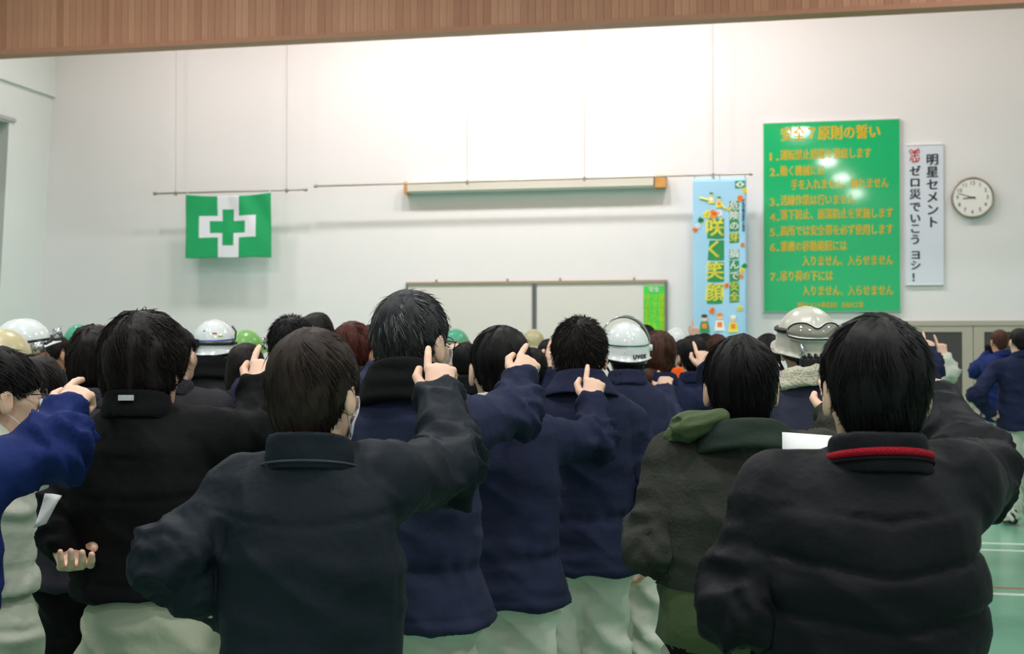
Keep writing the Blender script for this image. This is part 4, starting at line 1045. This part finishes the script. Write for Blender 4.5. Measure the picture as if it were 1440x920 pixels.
        fs = [(i * (k + 1) + j, (i + 1) * (k + 1) + j, (i + 1) * (k + 1) + j + 1, i * (k + 1) + j + 1) for i in range(n - 1) for j in range(k)]
        lo_ = sub('goggle_lens', g.add(vs, fs), 'lens'); s_ = lo_.modifiers.new('t', 'SOLIDIFY'); s_.thickness = .002
        loop = up + dn[::-1]; sub('goggle_frame', MB().tube(loop, .0070, 8, True), 'white'); sub('goggle_seal', MB().tube([q + unit(q - np.array([0, 0, .03])) * .006 for q in loop], .0034, 6, True), 'blackplastic')
        sub('goggle_strap', MB().tube([on_dome(a, 18, .004) for a in np.linspace(52, 308, 30)], .009, 6), 'blackplastic')
    if box:
        c = np.array([-.004, -.130, -.034]); b = MB()
        b.box(c - [.050, .022, .030], c + [.050, .022, .022])
        bo = sub('nape_pack', b, 'blackplastic', False); bv = bo.modifiers.new('b', 'BEVEL'); bv.width = .008; bv.segments = 3
        for i in range(5): sub('rib', MB().tube([c + np.array([-.040 + i * .02, -.022, .022]), c + np.array([-.040 + i * .02, .01, .030])], .006, 8), 'blackplastic')
        sub('clip', MB().tube([c + np.array([-.045, -.02, .028]), c + np.array([-.048, .0, .07])], .006, 8), 'chrome')
    if text:
        me, co = text_mesh(text, .036, .0009, depth=.0006)
        wtx = co[:, 0]; az = 24 + wtx / .104 * 57.3; V = np.array([on_dome(a, -9 + y / .11 * 57.3 - 4 * math.cos(math.radians(a)), .0040 + z) for a, y, z in zip(az, co[:, 1], co[:, 2])])
        V = p['hv'](Z(V)).astype(f32); me.vertices.foreach_set('co', V.ravel()); me.materials.clear(); me.update(); me.name = 'lettering'; link('lettering', me, M['blackplastic'], h)
    return h
# ------------------------------------------------------------------ the crowd
import time; T0 = time.time()
def groove(x, w): return np.exp(-(x / w) ** 2)
def st_quilt(V, Q, disp, k):    # chevron quilting across the back of the black padded jacket
    zz = V[:, 2] - (k['S'] - .34) - .17 * np.abs(V[:, 0] - k['cx']); per = .088; u = (zz / per) % 1.0; u = np.minimum(u, 1 - u) * per
    tw = np.clip((.03 - k['dt']) / .03, 0, 1) * (V[:, 2] < k['S'] - .33); disp = disp * .8 - tw * .007 * groove(u, .006) + tw * .004 * np.sin(np.clip(u / per * 2, 0, 1) * math.pi / 2)
    return disp, np.zeros(len(Q), int)
def st_quilt2(V, Q, disp, k):   # faint level quilting
    zz = V[:, 2] - (k['S'] - .36) - .05 * np.abs(V[:, 0] - k['cx']); per = .10; u = (zz / per) % 1.0; u = np.minimum(u, 1 - u) * per
    tw = np.clip((.03 - k['dt']) / .03, 0, 1) * (V[:, 2] < k['S'] - .36); return disp - tw * .004 * groove(u, .006), np.zeros(len(Q), int)
def st_yoke(V, Q, disp, k):     # seam across the shoulder blades and round the armholes
    tw = np.clip((.04 - k['dt']) / .03, 0, 1); z0 = k['S'] - .345 - .02 * np.cos(V[:, 0] * 9); back = (V[:, 1] < .03)
    disp = disp - tw * back * .004 * groove(V[:, 2] - z0, .004) - tw * .0035 * groove(V[:, 2] - (k['hz'] + .035), .004)
    ah = np.abs(np.abs(V[:, 0] - k['cx']) - .165) ; disp = disp - back * .004 * groove(ah, .004) * (V[:, 2] < k['S'] - .34) * (V[:, 2] > k['S'] - .55)
    return disp, np.zeros(len(Q), int)
def st_parka(V, Q, disp, k):    # gathered waist, stitched hem
    tw = np.clip((.04 - k['dt']) / .03, 0, 1); zw = k['S'] - .72
    disp = disp - tw * .010 * groove(V[:, 2] - zw, .018) + tw * .004 * np.sin(V[:, 0] * 90 + V[:, 1] * 70) * groove(V[:, 2] - zw, .03) - tw * .0035 * groove(V[:, 2] - (k['hz'] + .03), .005)
    return disp, np.zeros(len(Q), int)
def st_olive(V, Q, disp, k):
    c = V[Q].mean(1); zs = k['S'] - .60; mi = np.zeros(len(Q), int); dtc = k['dt'][Q].mean(1)
    mi[(c[:, 2] < zs) & (dtc < .025)] = 1; mi[(c[:, 2] < k['hz'] + .055) & (dtc < .025)] = 2
    el = k['AL'][0]; mi[(dtc > .02) & (c[:, 0] < 0) & (c[:, 0] > el[0] + .022) & (c[:, 2] < k['S'] - .47) & (c[:, 2] > k['S'] - .72)] = 1
    tw = np.clip((.03 - k['dt']) / .03, 0, 1)
    disp = disp - tw * .006 * groove(V[:, 2] - zs, .005) + tw * .012 * groove(V[:, 2] - (k['hz'] + .10), .05) - tw * .014 * groove(V[:, 2] - k['hz'] - .02, .03)
    return disp, mi
def st_waist(V, Q, disp, k):
    tw = np.clip((.04 - k['dt']) / .03, 0, 1); zw = k['hz'] + .03
    return disp + tw * .004 * np.sin(V[:, 0] * 160 + V[:, 1] * 120) * groove(V[:, 2] - zw, .03) - tw * .008 * groove(V[:, 2] - zw - .045, .012), np.zeros(len(Q), int)

NEAR, MID, FAR = .0085, .0125, .021
# ---- the two in front
p1 = person('p1', 'man in black quilted jacket with red zip line under the collar', 1229, 437, 149, hw=.182, hair='bowl', hmat='black', hseed=4, strands=3600, skin='skin', jacket='jblack', collar='stand', vox=NEAR, puff=1.12, bw=1.10, bulk=1.12,
            SR=(1340, 690, .02), SL=(1098, 705, 0), R=dict(E=(1374, 668), W=(1313, 575), T=(1290, 500)), Lf=dict(E=(1050, 850, -.04), W=(1120, 840, .20), T=(1150, 740, .1), pose='fist', palm=(1, 0, 0)), hem=.80, stylist=st_quilt, trousers='khaki', cx=-.02)
p2 = person('p2', 'man in dark charcoal-navy jacket, hand on hip, right forefinger raised', 443, 457, 127, hw=.174, hair='bowl', hmat='brown', hseed=2, strands=3200, hyaw=-17, jacket='jcharnavy', collar='stand', vox=NEAR, bw=1.0, bulk=1.05,
            SR=(536, 680, .02), SL=(345, 700, 0), R=dict(E=(633, 662), W=(618, 560), T=(621, 480)), Lf=dict(E=(245, 790, -.07), W=(335, 850, .06), T=(390, 850, .08), pose='fist', palm=(1, .2, 0)), hem=.83, stylist=st_yoke, mask=True, trousers='khaki', leanx=.01, puff=1.06)
p3 = person('p3', 'tall man with greying hair in navy parka with black hood collar', 580, 407, 102, hw=.192, hair='short', hmat='greyblack', hseed=3, strands=4200, yaw=-6, hyaw=-28, jacket='navy', collar='hood', collarmat='jblack2', vox=NEAR, bw=1.08, bulk=1.1, flare=1.22,
            SR=(662, 600, .03), SL=(505, 625, 0), R=dict(E=(728, 578, .14), W=(729, 533, .07), T=(752, 494, .10)), hemy=868, stylist=st_parka, mask=True, gl=True, trousers='sage2')
p4 = person('p4', 'man in navy parka between greying man and turned-down collar man, finger raised', 703, 456, 86, hw=.194, hair='short', hmat='black', hseed=6, strands=2400, hyaw=12, jacket='navy2', collar='low', collarmat='sage2', vox=.010, bw=1.1, bulk=1.1, flare=1.15,
            SR=(772, 622, .03), SL=(636, 620, 0), R=dict(E=(838, 618, .10), W=(831, 566, .08), T=(840, 516, .10)), hemy=842, stylist=st_parka, trousers='sage2')
p5 = person('p5', 'man in navy coat with turned-down collar and bushy black hair', 815, 443, 75, hw=.194, hair='up', hmat='softblack', hseed=7, strands=3200, jacket='navy2', collar='fold', vox=.010, bw=1.12, bulk=1.1, flare=1.12,
            SR=(886, 598, .03), SL=(756, 600, 0), hemy=797, stylist=st_parka, trousers='sage2', hyaw=-3)
p8 = person('p8', 'man in charcoal and olive jacket with olive hood on shoulder', 1040, 468, 104, hw=.178, hair='bowl', hmat='black', hseed=9, strands=3800, jacket='charcoal', jack2=['olive', 'rib'], collar='softhood', collarmat='darkolive', vox=NEAR, bw=1.10, bulk=1.1, puff=1.05,
            SR=(1118, 655, .0), SL=(950, 655, 0), R=dict(E=(1175, 640), W=(1176, 585), T=(1172, 530), palm=(0, 1, -.2)), Lf=dict(E=(925, 765, -.04), W=(985, 790, .18), T=(1020, 760, .1), pose='fist', palm=(1, 0, 0)), hem=.845, stylist=st_olive, trousers='sage')
p10 = person('p10', 'man with fluffy black hair in black jacket with grey neck tag', 205, 433, 116, hw=.205, hair='fluffy', hmat='softblack', hseed=5, strands=3600, leanx=.03, jacket='jblack2', collar='stand', vox=NEAR, bw=1.02, bulk=1.1, puff=1.05,
             SR=(300, 620, .02), SL=(132, 640, 0), R=dict(E=(366, 612, .16), W=(362, 546, .08), T=(379, 484, .11)), Lf=dict(E=(102, 722, -.05), W=(94, 772, -.06), T=(114, 820, -1), pose='relax', palm=(.2, -.6, .8)), hemy=828, stylist=st_quilt2, trousers='khaki', hyaw=-12)
# far left: only the sleeve and hem reach the picture
p11 = person('p11', 'person at left edge in bright blue jacket sleeve, finger pointing up right', -122, 440, 122, hw=.18, hair='short', hmat='black', hseed=1, jacket='blue', collar='stand', vox=.010, bw=1.1, bulk=1.05, SR=(-42, 680, 0), SL=(-235, 690, 0),
             R=dict(E=(84, 628, .12), W=(88, 578, .08), T=(135, 526)), hemy=862, trousers='navy3', stylist=st_yoke)
p12 = person('p12', 'person in white face mask and pale green work uniform at left edge', 3, 485, 96, hw=.188, hair='bowl', hmat='black', hseed=8, strands=3000, yaw=-28, hyaw=-52, jacket='sage2', collar='fold', vox=.011, bw=.98, hemy=832, stylist=st_waist, trousers='sage', mask=True, gl=True, jname='work_uniform_top', puff=.95,
             SR=(34, 655, .0), cx=-.05, R=dict(E=(50, 672, .15), W=(66, 640, .18), T=(85, 610, .1), pose='fist'))
p14 = person('p14', 'person in purple-grey jacket and black trousers behind the fluffy-haired man', 137, 456, 78, hw=.180, hair='fluffy', hmat='softblack', hseed=12, jacket='purplegrey', collar='stand', vox=.013, bw=1.1, trousers='jblack2', strands=2500, SL=(62, 590, 0), SR=(178, 590, 0))
p9 = person('p9', 'worker in grimy white helmet with goggles and cream fleece collar', 1134, 430, 88, hw=.212, hair='under', hmat='softblack', hseed=1, jacket='greynavy', collar='fur', collarmat='fur', vox=MID, bw=1.1, trousers='sage', hyaw=2,
            helmet=dict(m='hdirty', goggles=True, box=True, tilt=6))
p6 = person('p6', 'worker in glossy white helmet with green stripe and raised clear visor', 880, 452, 68, hw=.205, hair='bowl', hmat='softblack', hseed=1, jacket='navy', collar='stand', vox=MID, bw=1.12, trousers='sage', hyaw=4,
            R=dict(E=(940, 602), W=(935, 552), T=(936, 512)), SR=(925, 585, .03), helmet=dict(m='hwhite', stripe='stripe', visor=True, text='uvex', tilt=4), hemy=742)
p7 = person('p7', 'woman with brown hair tied in a low bun, navy jacket', 926, 463, 52, hw=.176, hair='bowl', hmat='midbrown', hseed=13, strands=1800, jacket='navy3', collar='stand', vox=MID, bw=.95, trousers='sage', hyaw=-5, SR=(958, 568, 0), R=dict(E=(1001, 568, .05), W=(992, 518, .05), T=(985, 477)))
_b = MB(); 
V, Q, mm = ball((0, 0, 0), 1.0, 0, 10); V = V * np.array([.040, .036, .046], f32); V = V + V * (vnoise(V * 60, 3) - .5)[:, None] * .25 + np.array([-.045, -.100, -.095], f32)
hpart('hair_bun', V, Q, p7, M['midbrown'])
people = [
 ('a', 'dark-haired person in front of the orange hood', 974, 470, 40, dict(hair='bowl', hmat='black', jacket='navy3', d=7.0)),
 ('b', 'bare-headed man in dark green jacket with small grey back label', 80, 470, 38, dict(hair='short', hmat='softblack', jacket='dkgreen', yaw=-12, hyaw=-35, skin='skin2', d=7.6, collar='stand')),
 ('c', 'man with dark hair and green-trimmed black jacket right of the fluffy-haired man', 249, 458, 56, dict(hair='short', hmat='black', jacket='dgrey', d=5.0, hyaw=-14, collar='stand')),
 ('d', 'man with bristly black hair behind the front man in charcoal-navy', 410, 441, 62, dict(hair='up', hmat='black', jacket='navy', d=5.1, strands=1800, skin='skin')),
 ('e', 'man with wavy dark hair just right of the bristly-haired one', 446, 438, 50, dict(hair='bowl', hmat='softblack', jacket='dgrey', d=6.4)),
 ('f', 'person with auburn hair beside the greying man', 498, 450, 62, dict(hair='bowl', hmat='auburn', jacket='dkgreen', d=5.6, hyaw=-18, strands=1500, skin='skin2')),
 ('g', 'dark head between the auburn hair and the greying man', 524, 455, 44, dict(hair='short', hmat='black', jacket='navy', d=7.2)),
 ('g2', 'man hidden behind the greying man, only navy sleeve and hand showing', 580, 462, 60, dict(hair='short', hmat='black', jacket='navy', d=5.0, Lf=dict(E=(524, 545, .05), W=(531, 517, .05), T=(562, 482, .06)), SL=(545, 560, 0))),
 ('h', 'person with long dark hair in grey jacket left of the raised hand', 346, 482, 52, dict(hair='long', hmat='softblack', jacket='charcoal', d=5.6)),
 ('i', 'man in black hooded jacket right of the greying man', 655, 481, 40, dict(hair='short', hmat='black', jacket='jblack2', collar='hood', d=7.0, collarmat='jblack2')),
 ('j', 'pointing dark-haired person in mask left of the bushy-haired man', 748, 488, 42, dict(hair='short', hmat='black', jacket='navy2', d=6.3, mask=True, R=dict(E=(774, 545, .0), W=(771, 522, .0), T=(783, 482, .05)), SR=(765, 560, 0))),
 ('k', 'small dark head beside the bushy-haired man', 772, 476, 34, dict(hair='short', hmat='black', jacket='navy2', d=8.4)),
 ('l', 'small dark head above the visor helmet, by the lime poster', 908, 456, 28, dict(hair='short', hmat='black', jacket='navy2', d=10.8)),
 ('m', 'person in bright orange hood beside the bun-haired woman', 962, 476, 30, dict(hair='short', hmat='black', jacket='orangecloth', d=8.2, collar='hood', collarmat='orangecloth')),
 ('n', 'dark head near the banner foot beside the raised hand', 990, 468, 30, dict(hair='short', hmat='black', jacket='navy', d=9.6)),
 ('o', 'thin-haired man below the banner corner', 1008, 469, 32, dict(hair='short', hmat='midbrown', jacket='navy3', d=9.2)),
 ('p', 'dark head between olive jacket man and goggles helmet', 1080, 468, 38, dict(hair='short', hmat='black', jacket='navy2', d=7.8)),
 ('q', 'person pointing high in front of the blue banner', 962, 472, 26, dict(hair='short', hmat='softblack', jacket='navy3', d=10.8, R=dict(E=(985, 502), W=(977, 476), T=(980, 448)), SR=(975, 512, 0))),
 ('r', 'person in navy sleeve pointing in front of the dark door glass', 1280, 478, 30, dict(hair='short', hmat='black', jacket='navy3', d=7.6, R=dict(E=(1312, 516), W=(1306, 498), T=(1307, 466)), SR=(1300, 545, 0))),
 ('s', 'person in pale green sleeve pointing in front of the dark door glass', 1292, 484, 28, dict(hair='short', hmat='black', jacket='sage2', d=9.4, R=dict(E=(1335, 524, .0), W=(1327, 502, .0), T=(1321, 468, .03)), SR=(1312, 534, 0))),
 ('t', 'person in dark grey fuzzy jacket in front of the headlamp helmet', 58, 500, 50, dict(hair='long', hmat='softblack', jacket='dgrey', d=4.4, collar='hood', collarmat='jblack2', yaw=-10)),
 ('u', 'dark head low behind the woman with long dark hair', 300, 500, 30, dict(hair='short', hmat='black', jacket='dgrey', d=8.4)),
 ('v', 'dark-haired person pointing by the green helmet', 622, 484, 34, dict(hair='short', hmat='black', jacket='navy', d=7.6, R=dict(E=(648, 520), W=(644, 500), T=(630, 474)), SR=(640, 536, 0))),
]
for (k, lab, px, top, w, kw) in people:
    kw = dict(kw); kw.setdefault('vox', FAR); kw.setdefault('hseed', 20 + (ord(k[0]) % 3)); kw.setdefault('trousers', 'sage'); kw.setdefault('collar', 'stand')
    person(k, lab, px, top, w, **kw)
helmets = [
 ('ha', 'worker in white helmet with headlamp facing right at far left', 33, 448, 60, dict(jacket='dgrey', hyaw=-62, yaw=-30, helmet=dict(m='hwhite', lamp=1, earmuff='hteal', tilt=8), d=5.3, hair='under', skin='skin2')),
 ('hb', 'worker in cream helmet at the left edge', 2, 463, 60, dict(jacket='dkgreen', hyaw=-40, helmet=dict(m='hcream', lamp=1, tilt=5), d=4.5)),
 ('hc', 'worker in green helmet peeking over the purple-grey jacket person', 112, 456, 44, dict(jacket='navy', helmet=dict(m='hteal', tilt=5), d=8.0)),
 ('hd', 'worker in white helmet with blue stripe and camera box', 301, 449, 62, dict(jacket='dgrey', collar='hood', collarmat='jblack2', helmet=dict(m='hwhite', stripe='bluestripe', camera=True, print_=True, tilt=2), d=6.4)),
 ('he', 'worker in light green helmet left of the raised hand', 347, 464, 46, dict(jacket='shirtwhite', helmet=dict(m='hgreen', lamp=1, tilt=4), d=7.8, yaw=-10, hyaw=-30)),
 ('hf', 'worker in teal helmet with brown strap right of the greying man', 641, 462, 38, dict(jacket='navy', helmet=dict(m='hteal', lamp=1, stripe='bracket', tilt=8), d=9.2, hyaw=-20)),
 ('hg', 'worker in cream helmet left of the bushy-haired man', 750, 463, 32, dict(jacket='navy', helmet=dict(m='hcream', tilt=5), d=10.6)),
 ('hh', 'worker in pale helmet between orange hood and bun-haired woman', 951, 461, 34, dict(jacket='navy', helmet=dict(m='hwhite', tilt=5), d=10.0)),
]
for (k, lab, px, top, w, kw) in helmets:
    kw = dict(kw); kw.setdefault('vox', FAR); kw.setdefault('trousers', 'sage'); kw.setdefault('collar', 'stand'); kw.setdefault('hair', 'under'); kw.setdefault('hmat', 'softblack')
    person(k, lab, px, top, w, **kw)
# the two standing apart at the right
person('ra', 'man with black glove raised beside the doors at far right', 1405, 463, 24, hair='short', hmat='midbrown', jacket='blue', d=12.4, vox=FAR, hseed=21, yaw=8, hemy=592, skin='skin2', Lf=dict(E=(1372, 522), W=(1388, 500), T=(1402, 456)), SL=(1392, 510, 0), trousers='sage', bw=1.1)
person('rb', 'man in navy coat with hands behind his waist at far right', 1433, 461, 27, hair='short', hmat='black', jacket='navy3', d=11.4, vox=.014, hseed=22, hemy=604, bw=1.12, flare=1.0, SL=(1400, 520, 0), Lf=dict(E=(1373, 555, -.08), W=(1393, 583, .05), T=(1410, 583, .0), pose='fist'), trousers='sage2', bulk=1.1)

# ---- details on the near people
def ring_on_collar(p, zoff, rad, m, name, r=.0042, a0=-2.6, a1=2.6, fy=.9, tilt=.25, flat=False):
    S = p['S']; pts = []
    for a in np.linspace(a0, a1, 40):
        x = rad * math.sin(a); y = -rad * fy * math.cos(a); pts.append((p['nbx'][0] + x, p['nbx'][1] + y, S - .25 + zoff - tilt * (y + p['nbx'][1] + .03)))
    MB().tube(pts, r, 8).build(name, M[m], p['jo'], smooth=True)
ring_on_collar(p1, .000, .0855, 'redzip', 'zip', .0070, -1.75, 1.75); ring_on_collar(p1, -.011, .090, 'rib', 'seam', .0030, -1.9, 1.9)
ring_on_collar(p2, -.020, .0925, 'piping', 'piping', .0022, -1.9, 1.9)
def back_tag(p, px, py, w, h, m):
    c = p['L'](at(px, py, p['d'] - .11)); jm = p['jo'].data; n = len(jm.vertices); co = np.zeros(n * 3, np.float32); jm.vertices.foreach_get('co', co); co = co.reshape(-1, 3)
    cc = p['jo'].children
    for ch in cc:
        if ch.name.startswith('collar'):
            n2 = len(ch.data.vertices); c2 = np.zeros(n2 * 3, np.float32); ch.data.vertices.foreach_get('co', c2); co = np.concatenate([co, c2.reshape(-1, 3)])
    near = co[(np.abs(co[:, 0] - c[0]) < .02) & (np.abs(co[:, 2] - c[2]) < .02)]; y = near[:, 1].min() if len(near) else c[1]
    return MB().box((c[0] - w / 2, y - .004, c[2] - h / 2), (c[0] + w / 2, y + .003, c[2] + h / 2)).build('label_tag', M[m], p['jo'], bevel=.001)
back_tag(p10, 182, 559, .036, .013, 'tag')
back_tag(PEOPLE['b'], 72, 521, .030, .012, 'tag')
# olive hood lying on the left shoulder
def hoodf(P):
    q = s_cap(P, hA, hB, .022, .042, flat=((0, 0, 1), .62)); q = smin(q, s_cap(P, hB, hC, .042, .020, flat=((0, 0, 1), .7)), .02)
    w = P @ unit(hB - hA).astype(f32)
    n = vnoise(np.stack([w * 12, P[:, 1] * 26, P[:, 2] * 62 + w * 14], 1), 4); return q - .022 * ((1 - np.abs(2 * n - 1)) - .5)
hA, hB, hC = [np.array(p8['L'](at(a, b, p8['d'] + c))) for a, b, c in ((1012, 586, -.10), (972, 600, -.08), (945, 616, -.02))]
lo = np.minimum(np.minimum(hA, hB), hC) - .07; hi = np.maximum(np.maximum(hA, hB), hC) + .07
V, Q = surface(hoodf, lo, hi, .006); link('hood', mesh_np('hood', V, Q), M['olive'], p8['jo'])
# papers held
def sheet(label, pts, fold=0.0):
    a, b, c, dd = [np.array(q) for q in pts]; o = a * 1.0; V = []
    for j in range(7):
        for i in range(7):
            s, t = i / 6, j / 6; q = (a * (1 - s) + b * s) * (1 - t) + (dd * (1 - s) + c * s) * t; q[1] += .006 * math.sin(s * 4 + t * 3); V.append(q - o)
    Q = [(j * 7 + i, j * 7 + i + 1, (j + 1) * 7 + i + 1, (j + 1) * 7 + i) for j in range(6) for i in range(6)]
    ob = link('paper_sheet', mesh_np('paper_sheet', V, Q), M['paper'], None, o); sm = ob.modifiers.new('t', 'SOLIDIFY'); sm.thickness = .0006
    return tag(ob, label, 'paper')
sheet('white paper sheet held up between olive jacket and black quilted jacket', [at(1100, 608, 2.85), at(1232, 618, 2.75), at(1232, 770, 2.60), at(1104, 770, 2.70)])
sheet('white paper sheet held beside the pale green work uniform', [at(63, 694, 2.99), at(88, 697, 3.0), at(64, 737, 2.97), at(47, 743, 2.96)])
print('people', len(PEOPLE), 'time', round(time.time() - T0, 1))

ra = [o for o in bpy.data.objects if o.get('label', '').startswith('man with black glove')][0]; pr = PEOPLE['ra']
V, Q = put_hand('point', pr['AL'][1], pr['AL'][2], pr['AL'][4], False, 1.0); V = V + vnormals(V, Q) * .004
link('glove', mesh_np('glove', V, Q), M['glove'], ra)
